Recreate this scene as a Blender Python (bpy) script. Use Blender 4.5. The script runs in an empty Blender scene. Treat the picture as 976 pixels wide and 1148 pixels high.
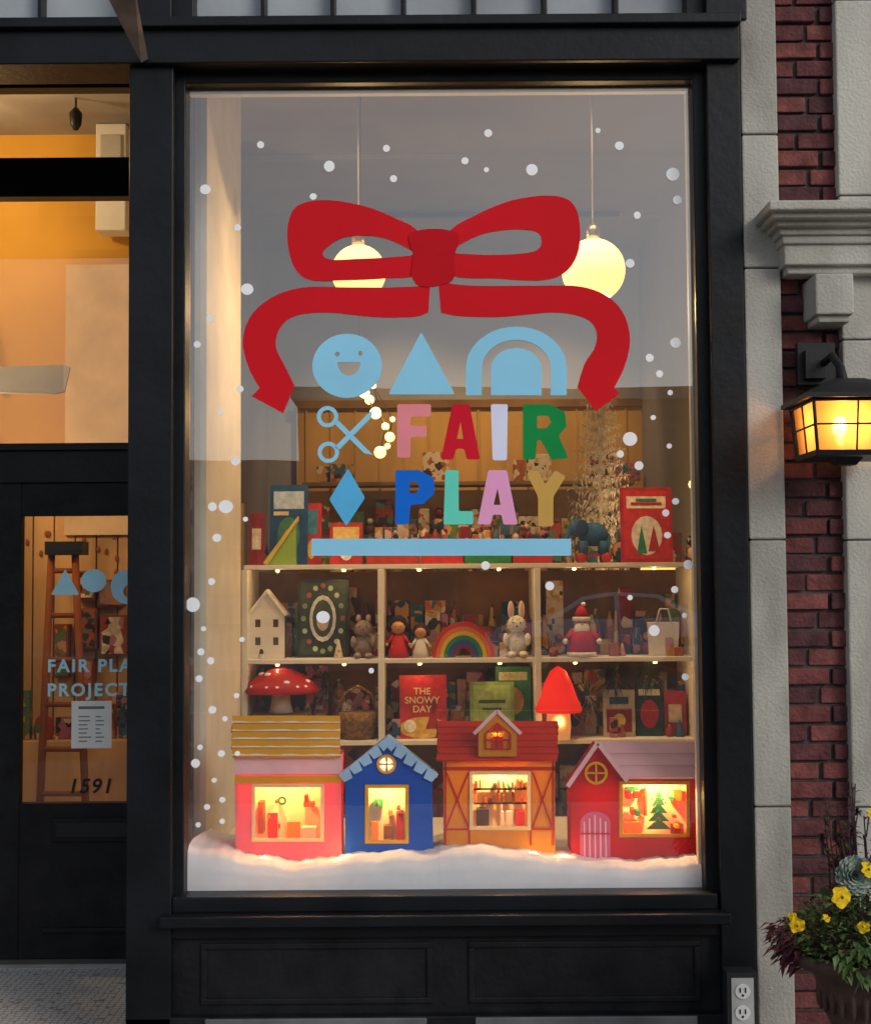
import bpy, math, random
from mathutils import Vector, Matrix
from mathutils.geometry import tessellate_polygon
random.seed(7)
scene=bpy.context.scene
rad=math.radians
# ------------------------------------------------------------ camera
F=1533.0
CAM=Vector((0,-4.6,1.6))
R=(Matrix.Rotation(rad(92.9),3,'X')@Matrix.Rotation(rad(-0.4),3,'Z'))
cd=bpy.data.cameras.new('camera'); cam=bpy.data.objects.new('camera',cd)
scene.collection.objects.link(cam)
cam.matrix_world=Matrix.Translation(CAM)@R.to_4x4()
cd.sensor_fit='HORIZONTAL'; cd.sensor_width=36; cd.lens=F/976*36; cd.clip_end=2000
scene.camera=cam
scene.view_settings.view_transform='Standard'
try: scene.view_settings.look='None'
except Exception: pass
scene.view_settings.exposure=0
def PX(px,py,Y=0.0):
    d=R@Vector(((px-488)/F,(574-py)/F,-1)); s=(Y-CAM.y)/d.y
    p=CAM+d*s
    return (p.x,p.z)
def P3(px,py,Y): 
    x,z=PX(px,py,Y); return Vector((x,Y,z))
# ------------------------------------------------------------ materials
def C(h):
    def f(c):
        c/=255.; return c/12.92 if c<=.04045 else ((c+.055)/1.055)**2.4
    return tuple(f(int(h[i:i+2],16)) for i in (0,2,4))
MC={}
def mat(name,col,rough=.6,metal=0,var=.12,scale=6,bump=0,bscale=60,trans=0,coat=0,emit=None,es=0,streak=0,spec=.3,pat=False):
    if name in MC: return MC[name]
    if isinstance(col,str): col=C(col)
    m=bpy.data.materials.new(name); m.use_nodes=True; nt=m.node_tree; N=nt.nodes; L=nt.links
    b=N['Principled BSDF']; out=N['Material Output']
    b.inputs['Roughness'].default_value=rough; b.inputs['Metallic'].default_value=metal
    b.inputs['Specular IOR Level'].default_value=spec
    if coat: b.inputs['Coat Weight'].default_value=coat
    tc=N.new('ShaderNodeTexCoord')
    nz=N.new('ShaderNodeTexNoise'); nz.inputs['Scale'].default_value=scale; nz.inputs['Detail'].default_value=6
    L.new(tc.outputs['Object'],nz.inputs['Vector'])
    if streak:
        mp=N.new('ShaderNodeMapping'); mp.inputs['Scale'].default_value=(1,1,streak)
        L.new(tc.outputs['Object'],mp.inputs['Vector']); L.new(mp.outputs[0],nz.inputs['Vector'])
    cr=N.new('ShaderNodeValToRGB')
    cr.color_ramp.elements[0].position=.3; cr.color_ramp.elements[1].position=.7
    cr.color_ramp.elements[0].color=tuple(max(0,c*(1-var)) for c in col)+(1,)
    cr.color_ramp.elements[1].color=tuple(min(1,c*(1+var)) for c in col)+(1,)
    L.new(nz.outputs['Fac'],cr.inputs[0]); colout=cr.outputs[0]
    if pat:   # printed packaging: random blocks of accent colour
        vo=N.new('ShaderNodeTexVoronoi'); vo.inputs['Scale'].default_value=random.uniform(18,42)
        vo.distance=random.choice(['CHEBYCHEV','EUCLIDEAN','MANHATTAN']); L.new(tc.outputs['Object'],vo.inputs['Vector'])
        sx=N.new('ShaderNodeSeparateColor'); L.new(vo.outputs['Color'],sx.inputs[0])
        r2=N.new('ShaderNodeValToRGB'); r2.color_ramp.interpolation='CONSTANT'
        cs=random.sample([(.6,.5,.35),(.35,.05,.03),(.04,.12,.2),(.06,.15,.05),(.5,.25,.04),(.03,.02,.015),(.45,.2,.2)],3)
        r2.color_ramp.elements[0].position=0; r2.color_ramp.elements[0].color=cs[0]+(1,)
        r2.color_ramp.elements[1].position=.6; r2.color_ramp.elements[1].color=cs[1]+(1,)
        e_=r2.color_ramp.elements.new(.8); e_.color=cs[2]+(1,)
        L.new(sx.outputs[0],r2.inputs[0])
        gt=N.new('ShaderNodeMath'); gt.operation='GREATER_THAN'; gt.inputs[1].default_value=.52; L.new(sx.outputs[1],gt.inputs[0])
        mxc=N.new('ShaderNodeMixRGB'); L.new(gt.outputs[0],mxc.inputs[0]); L.new(colout,mxc.inputs[1]); L.new(r2.outputs[0],mxc.inputs[2]); colout=mxc.outputs[0]
    L.new(colout,b.inputs['Base Color'])
    if bump:
        n2=N.new('ShaderNodeTexNoise'); n2.inputs['Scale'].default_value=bscale; n2.inputs['Detail'].default_value=5
        L.new(tc.outputs['Object'],n2.inputs['Vector'])
        bp=N.new('ShaderNodeBump'); bp.inputs['Strength'].default_value=bump; bp.inputs['Distance'].default_value=.01
        L.new(n2.outputs['Fac'],bp.inputs['Height']); L.new(bp.outputs[0],b.inputs['Normal'])
    if emit is not None:
        if isinstance(emit,str): emit=C(emit)
        b.inputs['Emission Color'].default_value=tuple(emit)+(1,); b.inputs['Emission Strength'].default_value=es
    if trans:
        t=N.new('ShaderNodeBsdfTranslucent'); L.new(colout,t.inputs['Color'])
        mx=N.new('ShaderNodeMixShader'); mx.inputs[0].default_value=trans
        L.new(b.outputs[0],mx.inputs[1]); L.new(t.outputs[0],mx.inputs[2]); L.new(mx.outputs[0],out.inputs[0])
    MC[name]=m; return m
def glassmat(name,refl=.14,tint=(1,1,1),wave=.03,rough=0.0,dirt=0.0):
    m=bpy.data.materials.new(name); m.use_nodes=True; nt=m.node_tree; N=nt.nodes; L=nt.links
    N.remove(N['Principled BSDF']); out=N['Material Output']
    t=N.new('ShaderNodeBsdfTransparent'); t.inputs[0].default_value=tint+(1,)
    g=N.new('ShaderNodeBsdfGlossy'); g.inputs['Roughness'].default_value=rough
    tc=N.new('ShaderNodeTexCoord'); nz=N.new('ShaderNodeTexNoise'); nz.inputs['Scale'].default_value=1.3
    L.new(tc.outputs['Object'],nz.inputs['Vector'])
    bp=N.new('ShaderNodeBump'); bp.inputs['Strength'].default_value=wave; bp.inputs['Distance'].default_value=.05
    L.new(nz.outputs['Fac'],bp.inputs['Height']); L.new(bp.outputs[0],g.inputs['Normal'])
    mx=N.new('ShaderNodeMixShader'); mx.inputs[0].default_value=refl
    L.new(t.outputs[0],mx.inputs[1]); L.new(g.outputs[0],mx.inputs[2])
    last=mx
    if dirt:
        d=N.new('ShaderNodeBsdfDiffuse'); d.inputs[0].default_value=(.7,.7,.7,1)
        n2=N.new('ShaderNodeTexNoise'); n2.inputs['Scale'].default_value=3; n2.inputs['Detail'].default_value=8
        L.new(tc.outputs['Object'],n2.inputs['Vector'])
        mm=N.new('ShaderNodeMath'); mm.operation='MULTIPLY'; mm.inputs[1].default_value=dirt
        L.new(n2.outputs['Fac'],mm.inputs[0])
        m2=N.new('ShaderNodeMixShader'); L.new(mm.outputs[0],m2.inputs[0]); L.new(mx.outputs[0],m2.inputs[1]); L.new(d.outputs[0],m2.inputs[2]); last=m2
    L.new(last.outputs[0],out.inputs[0])
    return m
# ------------------------------------------------------------ mesh builder
class MB:
    def __init__(s): s.v=[];s.f=[];s.m=[];s.sm=[];s.mats=[]
    def mi(s,m):
        if m not in s.mats: s.mats.append(m)
        return s.mats.index(m)
    def add(s,vs,fs,m,smooth=False):
        o=len(s.v); s.v+= [tuple(v) for v in vs]; k=s.mi(m)
        for f in fs: s.f.append([o+i for i in f]); s.m.append(k); s.sm.append(smooth)
    def prism(s,A,B,m,smooth=False):
        n=len(A); fs=[list(range(n))[::-1],[n+i for i in range(n)]]
        for i in range(n): j=(i+1)%n; fs.append([i,j,n+j,n+i])
        s.add(list(A)+list(B),fs,m,smooth)
    def box(s,x0,x1,y0,y1,z0,z1,m):
        if x0>x1:x0,x1=x1,x0
        if z0>z1:z0,z1=z1,z0
        s.prism([(x0,y0,z0),(x1,y0,z0),(x1,y0,z1),(x0,y0,z1)],[(x0,y1,z0),(x1,y1,z0),(x1,y1,z1),(x0,y1,z1)],m)
    def boxpx(s,a,b,t,u,Y0,Y1,m):
        mx,my=(a+b)/2,(t+u)/2
        x0=PX(a,my,Y0)[0];x1=PX(b,my,Y0)[0];z1=PX(mx,t,Y0)[1];z0=PX(mx,u,Y0)[1]
        s.box(x0,x1,Y0,Y1,z0,z1,m)
    def shape(s,loops,y0,y1,m):
        pl=[[Vector((x,z,0)) for x,z in lp] for lp in loops]
        tris=tessellate_polygon(pl); flat=[p for lp in loops for p in lp]; n=len(flat)
        vs=[(x,y0,z) for x,z in flat]+[(x,y1,z) for x,z in flat]
        fs=[list(t) for t in tris]+[[n+i for i in t][::-1] for t in tris]
        o=0
        for lp in loops:
            k=len(lp)
            for i in range(k):
                j=(i+1)%k; fs.append([o+i,o+j,n+o+j,n+o+i])
            o+=k
        s.add(vs,fs,m)
    def spx(s,loops,Y,th,m):
        s.shape([[PX(x,y,Y) for x,y in lp] for lp in loops],Y,Y+th,m)
    def lathe(s,c,prof,m,seg=24,smooth=True):
        vs=[];fs=[]
        for r,z in prof:
            for i in range(seg):
                a=2*math.pi*i/seg; vs.append((c[0]+r*math.cos(a),c[1]+r*math.sin(a),c[2]+z))
        for k in range(len(prof)-1):
            for i in range(seg):
                j=(i+1)%seg; fs.append([k*seg+i,k*seg+j,(k+1)*seg+j,(k+1)*seg+i])
        fs.append(list(range(seg))); fs.append([(len(prof)-1)*seg+i for i in range(seg)])
        s.add(vs,fs,m,smooth)
    def ell(s,c,r,m,seg=16,rings=10,rot=None):
        if not hasattr(r,'__len__'): r=(r,r,r)
        vs=[];fs=[];c=Vector(c)
        for k in range(rings+1):
            t=math.pi*k/rings
            for i in range(seg):
                a=2*math.pi*i/seg
                v=Vector((r[0]*math.sin(t)*math.cos(a),r[1]*math.sin(t)*math.sin(a),r[2]*math.cos(t)))
                if rot is not None: v=rot@v
                vs.append(c+v)
        for k in range(rings):
            for i in range(seg):
                j=(i+1)%seg; fs.append([k*seg+i,k*seg+j,(k+1)*seg+j,(k+1)*seg+i])
        s.add(vs,fs,m,True)
    def tube(s,pts,r,m,seg=8):
        pts=[Vector(p) for p in pts]; vs=[];fs=[]
        for k,p in enumerate(pts):
            d=(pts[min(k+1,len(pts)-1)]-pts[max(k-1,0)]).normalized()
            u=d.cross(Vector((0,0,1)))
            if u.length<.01: u=d.cross(Vector((0,1,0)))
            u.normalize(); w=d.cross(u); rr=r[k] if hasattr(r,'__len__') else r
            for i in range(seg):
                a=2*math.pi*i/seg; vs.append(p+u*rr*math.cos(a)+w*rr*math.sin(a))
        for k in range(len(pts)-1):
            for i in range(seg):
                j=(i+1)%seg; fs.append([k*seg+i,k*seg+j,(k+1)*seg+j,(k+1)*seg+i])
        fs.append(list(range(seg))); fs.append([(len(pts)-1)*seg+i for i in range(seg)])
        s.add(vs,fs,m,True)
    def leaf(s,b,d,l,w,m,up=Vector((0,0,1)),droop=.2):
        b=Vector(b); d=Vector(d).normalized(); sd=d.cross(up)
        if sd.length<.05: sd=d.cross(Vector((1,0,0)))
        sd.normalize(); dn=Vector((0,0,-1))
        p1=b+d*l*.45; p2=b+d*l+dn*l*droop
        n=sd.cross(d)*w*.15
        s.add([b,p1+sd*w*.5+n,p2,p1-sd*w*.5+n,p1],[[0,1,4],[1,2,4],[2,3,4],[3,0,4]],m,False)
    def finish(s,name,parent=None,bevel=0,recalc=True):
        me=bpy.data.meshes.new(name); me.from_pydata(s.v,[],s.f)
        for m in s.mats: me.materials.append(m)
        me.polygons.foreach_set('material_index',s.m); me.polygons.foreach_set('use_smooth',s.sm)
        me.update()
        if recalc:
            import bmesh
            bm=bmesh.new(); bm.from_mesh(me); bmesh.ops.recalc_face_normals(bm,faces=bm.faces); bm.to_mesh(me); bm.free()
        o=bpy.data.objects.new(name,me); scene.collection.objects.link(o)
        if parent: o.parent=parent
        if bevel:
            b=o.modifiers.new('b','BEVEL'); b.width=bevel; b.segments=2; b.limit_method='ANGLE'; b.angle_limit=rad(40)
        return o
def grp(name):
    e=bpy.data.objects.new(name,None); scene.collection.objects.link(e); return e
def circ(cx,cy,r,n=28,ry=None,a0=0,a1=360):
    ry=ry or r
    full=abs(a1-a0)>=360
    k=n if full else n+1
    return [(cx+r*math.cos(rad(a0+(a1-a0)*i/n)),cy-ry*math.sin(rad(a0+(a1-a0)*i/n))) for i in range(k)]
def rnd(pts,r=3,n=3):
    out=[];k=len(pts)
    for i in range(k):
        p=Vector(pts[i]);a=Vector(pts[i-1]);b=Vector(pts[(i+1)%k])
        ra=min(r,(a-p).length*.45);rb=min(r,(b-p).length*.45)
        A=p+(a-p).normalized()*ra;B=p+(b-p).normalized()*rb
        for j in range(n+1):
            t=j/n; q=A*(1-t)**2+p*2*t*(1-t)+B*t*t; out.append((q.x,q.y))
    return out
def smooth(pts,n=6,closed=True):
    out=[];k=len(pts); V=[Vector(p) for p in pts]
    rng=range(k) if closed else range(k-1)
    for i in rng:
        if closed: p0,p1,p2,p3=V[i-1],V[i],V[(i+1)%k],V[(i+2)%k]
        else: p0,p1,p2,p3=V[max(i-1,0)],V[i],V[i+1],V[min(i+2,k-1)]
        for j in range(n):
            t=j/n
            q=.5*((2*p1)+(p2-p0)*t+(2*p0-5*p1+4*p2-p3)*t*t+(3*p1-p0-3*p2+p3)*t**3)
            out.append((q.x,q.y))
    if not closed: out.append(tuple(V[-1]))
    return out
def text(s,x,z,Y,size,m,name,parent,ext=.001,align='CENTER'):
    c=bpy.data.curves.new(name,'FONT'); c.body=s; c.size=size; c.extrude=ext; c.align_x=align; c.offset=size*.012
    o=bpy.data.objects.new(name,c); scene.collection.objects.link(o)
    o.location=(x,Y,z); o.rotation_euler=(rad(90),0,0); c.materials.append(m); o.parent=parent
    return o
def light(name,loc,e,col=(1,.6,.28),r=.03,parent=None,typ='POINT'):
    l=bpy.data.lights.new(name,typ); l.energy=e; l.color=col; l.shadow_soft_size=r
    o=bpy.data.objects.new(name,l); o.location=loc; scene.collection.objects.link(o)
    if parent:o.parent=parent
    return o
# ------------------------------------------------------------ palette
BLK=mat('black_paint',(.0065,.0075,.0095),.42,var=.45,scale=4,bump=.15,bscale=35,spec=.22)
BLK2=mat('black_paint_worn',(.0085,.009,.011),.55,var=.5,scale=9,bump=.25,bscale=50,spec=.2)
STONE=mat('limestone',(.42,.405,.36),.9,var=.25,scale=4,bump=.5,bscale=90,streak=.45)
STONE2=mat('limestone_dark',(.35,.335,.295),.9,var=.3,scale=6,bump=.5,bscale=90,streak=.45)
MORT=mat('mortar',(.085,.075,.07),.95,var=.3,scale=30,bump=.5)
BR=[mat('brick_%d'%i,c,.85,var=.4,scale=18,bump=.7,bscale=70) for i,c in enumerate([(.14,.042,.040),(.105,.034,.036),(.17,.052,.047),(.08,.030,.033)])]
GREY=mat('grey_plaster',(.32,.305,.295),.9,var=.1,scale=1.5,bump=.15)
OCHRE=mat('ochre_paint',(.60,.33,.05),.8,var=.1,scale=2)
WOOD=mat('brown_wood',(.22,.12,.035),.6,var=.35,scale=3,streak=.15,bump=.1)
BACKW=mat('amber_panel',(.52,.31,.085),.7,var=.25,scale=2,streak=.2,bump=.1)
PINE=mat('pine_wood',(.55,.33,.12),.55,var=.3,scale=5,streak=.12)
CREAM=mat('cream_paint',(.70,.64,.50),.6,var=.08)
WHITE=mat('white_paint',(.8,.8,.78),.6,var=.05)
DARK=mat('dark_iron',(.012,.012,.014),.45,var=.3,bump=.1)
GL=glassmat('window_glass',.20,wave=.02,dirt=.04)
GLD=glassmat('door_glass',.08,wave=.02,dirt=.03)
FROST=mat('frosted_glass',(.33,.36,.39),.25,var=.25,scale=2,bump=.15,bscale=30)
# ============================================================ STOREFRONT
SB=grp('storefront_building')
fr=MB()
ZT=3.95
xl=PX(143,560,-.1)[0]; xr=PX(836,560,-.1)[0]
fr.box(xl,PX(193,560,-.1)[0],-.10,.06,0,3.38,BLK)
fr.box(PX(193,560,-.045)[0],PX(207,560,-.045)[0],-.045,.06,.3,3.38,BLK)
fr.box(PX(800,560,-.1)[0],PX(838,560,-.1)[0],-.10,.06,0,3.38,BLK)
fr.box(PX(783.5,560,-.045)[0],PX(800,560,-.045)[0]+.02,-.045,.06,.3,3.38,BLK)
zh0=PX(488,72,-.1)[1]; zh1=PX(488,25,-.1)[1]
xw0=PX(207,560,-.045)[0]; xw1=PX(783.5,560,-.045)[0]
zg1=PX(488,91,-.045)[1]; zg0=PX(488,1001,-.045)[1]
fr.box(-3.4,xr,-.13,.06,zh0,zh1,BLK)
fr.box(-3.4,xr,-.16,-.128,zh1-.03,zh1+.004,BLK)
fr.box(xw0-.04,xw1+.04,-.043,.058,zg1,zh0+.01,BLK)
fr.box(xw0-.03,xw1+.03,-.09,.057,zg0-.05,zg0,BLK)
fr.box(xw0-.06,xw1+.06,-.15,.05,zg0-.085,zg0-.05,BLK)
fr.box(xl+.01,xr-.01,-.06,.05,.0,zg0-.085,BLK2)
zb=zg0-.085
zv=PX(500,1138,-.085)[1]
for a,b in ((225,485),(525,785)):
    x0,x1=PX(a,1100,-.06)[0],PX(b,1100,-.06)[0]
    t=.02
    fr.box(x0,x1,-.069,-.058,zb-.09,zb-.09+t,BLK2); fr.box(x0,x1,-.069,-.058,zv+.03,zv+.03+t,BLK2)
    fr.box(x0,x0+t,-.0685,-.058,zv+.03,zb-.09,BLK2); fr.box(x1-t,x1,-.0685,-.058,zv+.03,zb-.09,BLK2)
    fr.box(x0+.02,x1-.02,-.105,-.09,.06,zv-.004,mat('basement_light_glass',(.13,.135,.14),.35,var=.3))
fr.box(xl,xr,-.1,.05,0,zv-.0,BLK2)
fr.box(xl-.0,xr,-.085,-.05,zb-.05,zb-.0,BLK)
for a,b in ((143,193),(790,836),(-200,-150)):
    fr.box(PX(a,0,-.1)[0],PX(b,0,-.1)[0],-.11,.06,zh1,ZT,BLK)
fr.box(-3.4,xr,-.12,.06,ZT-.1,ZT+.05,BLK)
zt0=PX(488,20,-.04)[1]
fr.box(-3.4,xr,-.06,.05,zh1,zt0,BLK)
fr.boxpx(193,217,-60,24,-.07,.05,BLK); fr.boxpx(768,792,-60,24,-.07,.05,BLK)
for a in (295,373,452,531,610,690,45,-40):
    fr.boxpx(a-3,a+3,-60,24,-.05,.04,BLK)
fr.finish('window_frame',SB,bevel=.004)
tg=MB(); tg.box(-3.4,xr,.0,.02,zt0,ZT-.1,FROST); tg.finish('transom_panes',SB)
g=MB(); g.add([(xw0-.01,0,zg0-.01),(xw1+.03,0,zg0-.01),(xw1+.03,0,zg1+.01),(xw0-.01,0,zg1+.01)],[[0,1,2,3]],GL); g.finish('display_glass',SB,recalc=False)
tr=MB()
tr.box(xw0,xw1,.025,.055,zg1-.014,zg1-.001,CREAM)
tr.box(xw1-.010,xw1+.01,.025,.055,zg0,zg1-.018,CREAM)
tr.finish('inner_trim',SB)
al=MB()
al.box(-.86,1.6,.06,1.42,.40,zg0-.005,CREAM)
al.box(-.90,-.855,.50,1.40,0,4.2,CREAM)
al.box(-.90,-.855,.06,.12,0,4.2,BLK); 
al.box(-.90,-.855,.121,.499,0,.5,BLK)
al.box(-.96,-.902,.061,1.2,0,.45,BLK); al.box(-.96,-.902,.45,1.2,.45,4.2,BLK)
al.finish('display_alcove',SB)
g=MB(); g.box(-.882,-.878,.12,.5,.5,4.0,GLD); g.finish('return_glass',SB)
rm=MB()
rm.box(-4.5,1.6,1.3,8,-.05,.0,PINE)
rm.box(-4.5,1.7,.06,8,4.2,4.3,GREY)
rm.box(1.6,1.7,.06,8,0,4.2,GREY)
rm.box(-4.6,-4.5,1.2,8,0,4.2,OCHRE)
rm.box(-1.3,1.6,6.0,6.1,0,4.2,GREY)
rm.box(-4.5,-1.35,3.2,3.3,0,4.2,OCHRE)
rm.box(-1.35,-1.3,3.2,6.1,0,4.2,GREY)
rm.box(-1.07,1.6,5.93,5.998,0,2.98,BACKW)
for i in range(14): 
    x=-1.0+i*.19; rm.box(x,x+.012,5.915,5.931,0,2.98,BACKW)
rm.box(-1.09,1.6,5.9,5.929,2.94,3.0,WOOD)
for y in (2.2,3.6,5.0): rm.box(-1.3,1.6,y,y+.03,4.17,4.199,GREY)
rm.finish('shop_room_walls',SB)
YD=1.2
dr=MB()
XL=-3.2; XR=-.962
zD=lambda py: PX(80,py,YD)[1]
dr.box(XL,XR,YD,YD+.08,zD(98),4.2,BLK)
dr.box(XL,XR,YD,YD+.08,zD(220),zD(176),BLK)
dr.box(XL,XR,YD,YD+.08,zD(541),zD(497),BLK)
dr.box(XL,XR,YD-.02,YD,zD(505),zD(497),BLK)
xd=PX(22,740,YD)[0]
dr.box(xd-.13,xd,YD+.01,YD+.06,.03,zD(541),BLK2)
dr.box(XR-.12,XR,YD+.011,YD+.061,.03,zD(541),BLK2)
dr.box(xd,XR-.12,YD+.012,YD+.059,zD(578),zD(541),BLK2)
dr.box(xd,XR-.12,YD+.012,YD+.059,.03,zD(901),BLK2)
dr.box(xd+.14,XR-.2,YD-.004,YD+.012,zD(944),zD(918),BLK)
dr.box(xd+.16,XR-.22,YD-.01,YD-.004,zD(939),zD(923),DARK)
dr.box(xd+.1,XR-.18,YD-.002,YD+.012,.14,.16,BLK)
dr.box(xd-.22,xd-.13,YD-.02,YD+.09,0,zD(541),BLK)
dr.box(XL,xd-.22,YD,YD+.08,0,.5,BLK)
dr.box(XL,XL+.1,YD-.01,YD+.08,0,4.2,BLK)
dr.box(-2.4,-2.32,YD-.01,YD+.082,.5,4.2,BLK)
dr.finish('door_frame',SB,bevel=.004)
g=MB(); g.add([(XL,YD+.04,.1),(XR,YD+.04,.1),(XR,YD+.04,3.8),(XL,YD+.04,3.8)],[[0,1,2,3]],GLD); g.finish('door_glass',SB,recalc=False)
rc=MB()
TILE=mat('penny_tile',(.36,.37,.36),.5,var=.1)
nt=TILE.node_tree; v=nt.nodes.new('ShaderNodeTexVoronoi'); v.feature='DISTANCE_TO_EDGE'; v.inputs['Scale'].default_value=38; v.inputs['Randomness'].default_value=.25
tc=nt.nodes.new('ShaderNodeTexCoord'); nt.links.new(tc.outputs['Object'],v.inputs['Vector'])
r_=nt.nodes.new('ShaderNodeValToRGB'); r_.color_ramp.elements[0].color=(.22,.22,.21,1); r_.color_ramp.elements[1].color=(.62,.63,.62,1); r_.color_ramp.elements[0].position=.03;r_.color_ramp.elements[1].position=.12
nt.links.new(v.outputs['Distance'],r_.inputs[0]); nt.links.new(r_.outputs[0],nt.nodes['Principled BSDF'].inputs['Base Color'])
rc.box(XL,XR+.0,-.02,YD-.06,-.02,.012,TILE)
rc.box(XL,XR,YD-.06,YD+.09,-.02,.028,mat('threshold_metal',(.34,.33,.31),.4,metal=.6))
rc.box(XL-.2,XR,.061,YD,4.0,4.1,GREY)
rc.box(XL-.12,XL,.06,YD+.1,0,4.2,BLK)
rc.finish('entry_recess',SB)
up=MB()
up.box(-8,-3.4,-.05,.3,0,8,BR[1]); up.box(-3.4,xr,0.0,.3,ZT+.05,8,BR[0]); up.box(xr+.0,6,.22,.4,0,8,BR[1])
up.box(-3.4,-3.2,-.1,.06,0,3.95,BLK)
up.box(-8,6,.3,9,7.9,8,MORT)
up.finish('upper_walls',SB)
pier=MB()
def stonecol(px0,px1,Yf,Yb,joints,m):
    x0=PX(px0,560,Yf)[0];x1=PX(px1,560,Yf)[0]
    zs=[PX((px0+px1)/2,j,Yf)[1] for j in joints]
    for i in range(len(zs)-1):
        pier.box(x0,x1,Yf+random.uniform(0,.002),Yb,zs[i+1]+.0025,zs[i]-.0025,random.choice([STONE,STONE,STONE2]))
    pier.box(x0+.006,x1-.006,Yf+.008,Yb,0,8,MORT)
stonecol(839,880,-.10,.2,[-900,-500,-300,-152,-2,150,300,605,905,1240],STONE)
stonecol(948,1100,-.10,.2,[-900,-500,-300,-152,-2,218,380,605,905,1240],STONE2)
for (a,b,t,u,yf) in ((862,1120,223,234,-.30),(866,1120,234,243,-.27),(870,1120,243,252,-.235),(874,1120,252,262,-.205),(877,1120,262,272,-.19),(879,1120,272,296,-.175),(882,1120,296,306,-.15)):
    pier.boxpx(a,b,t,u,yf,-.06,STONE)
pier.boxpx(914,957,306,352,-.21,-.05,STONE); pier.boxpx(917,953,352,361,-.19,-.05,STONE2)
pier.finish('stone_piers',SB,bevel=.006)
bk=MB()
xb0=PX(877,560,-.06)[0]; xb1=PX(951,560,-.06)[0]
bk.box(xb0,xb1+.02,-.045,.2,0,8,MORT)
z=0.01; row=0; bh=.062; W=xb1-xb0
while z<7.9:
    segs=[(0,.66),(.69,1.0)] if row%2==0 else [(0,.31),(.34,1.0)]
    if row%4==3: segs=[(0,.48),(.51,1.0)]
    for a,b in segs:
        j=random.uniform(-.004,.004); pr=-.066 if (row%2==0) else -.058
        bk.box(xb0+a*W+.001+random.uniform(0,.003),xb0+b*W-.002-random.uniform(0,.003),pr+j,.1,z+random.uniform(0,.002),z+bh-.009+random.uniform(-.002,.001),random.choice(BR))
    z+=bh; row+=1
bk.finish('brick_column',SB,bevel=.004)
ab=MB(); BM=mat('weathered_bracket',(.23,.2,.18),.6,var=.3,scale=10)
ab.prism([P3(112,-20,-.5),P3(150,-20,-.5),P3(166,66,-.14),P3(158,70,-.14)],[P3(112,-20,-.47),P3(150,-20,-.47),P3(166,66,-.12),P3(158,70,-.12)],BM)
ab.finish('awning_bracket')
# ============================================================ DECALS on glass
YG=-.004; TH=.002
VS=dict(spec=.12)
RED=mat('red_vinyl','cf1723',.7,var=.05,scale=3,**VS); RED2=mat('red_vinyl_overlap','bd121f',.7,var=.05,**VS)
LB=mat('light_blue_vinyl','90d0ee',.7,var=.05,scale=3,**VS); LBD=mat('door_vinyl','b4e6fa',.7,var=.05,**VS)  # door copy is a paler blue, offsetting the shade of the recess
bow=MB()
LL=smooth([(470,262),(440,243),(405,230),(365,224),(334,230),(323,250),(323,278),(332,303),(350,314),(385,314),(430,312),(470,305)],6)
LH=smooth([(366,277),(385,266),(415,264),(440,270),(464,284),(440,288),(400,290),(372,291),(362,286)],5)
bow.spx([LL,LH],YG,TH,RED)
RL=smooth([(502,262),(535,240),(575,224),(618,219),(642,228),(650,255),(647,285),(632,306),(605,314),(560,312),(502,306)],6)
RH=smooth([(507,281),(535,264),(570,257),(600,259),(607,270),(600,281),(570,285),(530,285)],5)
bow.spx([RL,RH],YG,TH,RED)
TL=smooth([(482,320),(440,322),(390,322),(340,322),(305,333),(281,354),(272,383),(279,413),(291,435)],5,False)+[(282,444),(317,463)]+smooth([(330,432),(318,408),(309,388),(313,368),(330,354),(365,350),(420,355),(462,355),(480,350)],5,False)
bow.spx([TL],YG,TH,RED)
TR_=smooth([(491,316),(530,320),(600,320),(650,321),(682,333),(700,354),(706,383),(699,413),(688,435)],5,False)+[(695,441),(668,461)]+smooth([(647,434),(655,408),(667,388),(668,370),(655,356),(620,350),(560,355),(515,354),(494,350)],5,False)
bow.spx([TR_],YG,TH,RED)
bow.spx([smooth([(458,264),(474,257),(498,257),(514,264),(509,288),(508,312),(490,320),(470,320),(461,308),(463,286)],5)],YG-.003,TH,RED2)
bow.finish('ribbon_bow_decal')
sg=MB()
face=circ(389,410,39,40,ry=36)
mouth=[(378,406)]+[(391+13*math.cos(rad(180+t*15)),406-13*math.sin(rad(180+t*15))*1.15) for t in range(1,12)]+[(404,406)]
sg.spx([face,circ(378,397,2.8,10),circ(404,396,2.8,10),mouth],YG,TH,LB)
sg.spx([rnd([(472,372),(435,442),(510,442)],3)],YG,TH,LB)
def arch(x0,x1,yt,yb,t):
    cx=(x0+x1)/2; r=(x1-x0)/2
    o=[(x0,yb)]+circ(cx,yt+r*.82,r,20,ry=r*.82,a0=180,a1=0)+[(x1,yb)]
    if t: 
        ri=r-t; o+=[(x1-t,yb)]+circ(cx,yt+r*.82,ri,20,ry=ri*.82,a0=0,a1=180)+[(x0+t,yb)]
    return o
sg.spx([arch(522,635,366,443,18)],YG,TH,LB); sg.spx([arch(550,607,390,443,0)],YG,TH,LB)
for cx,cy in ((367,467),(368,507)): sg.spx([circ(cx,cy,12,24),circ(cx,cy,7.5,20)],YG,TH,LB)
sg.spx([rnd([(375,475),(379,471),(418,510),(408,508)],1)],YG,TH,LB)
sg.spx([rnd([(376,500),(411,465),(418,459),(416,468),(380,504)],1)],YG-.003,TH,LB)
sg.spx([rnd([(390,525),(409,558),(388,590),(369,560)],2)],YG,TH,mat('blue_vinyl','58b4e4',.7,var=.04,**VS))
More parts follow.
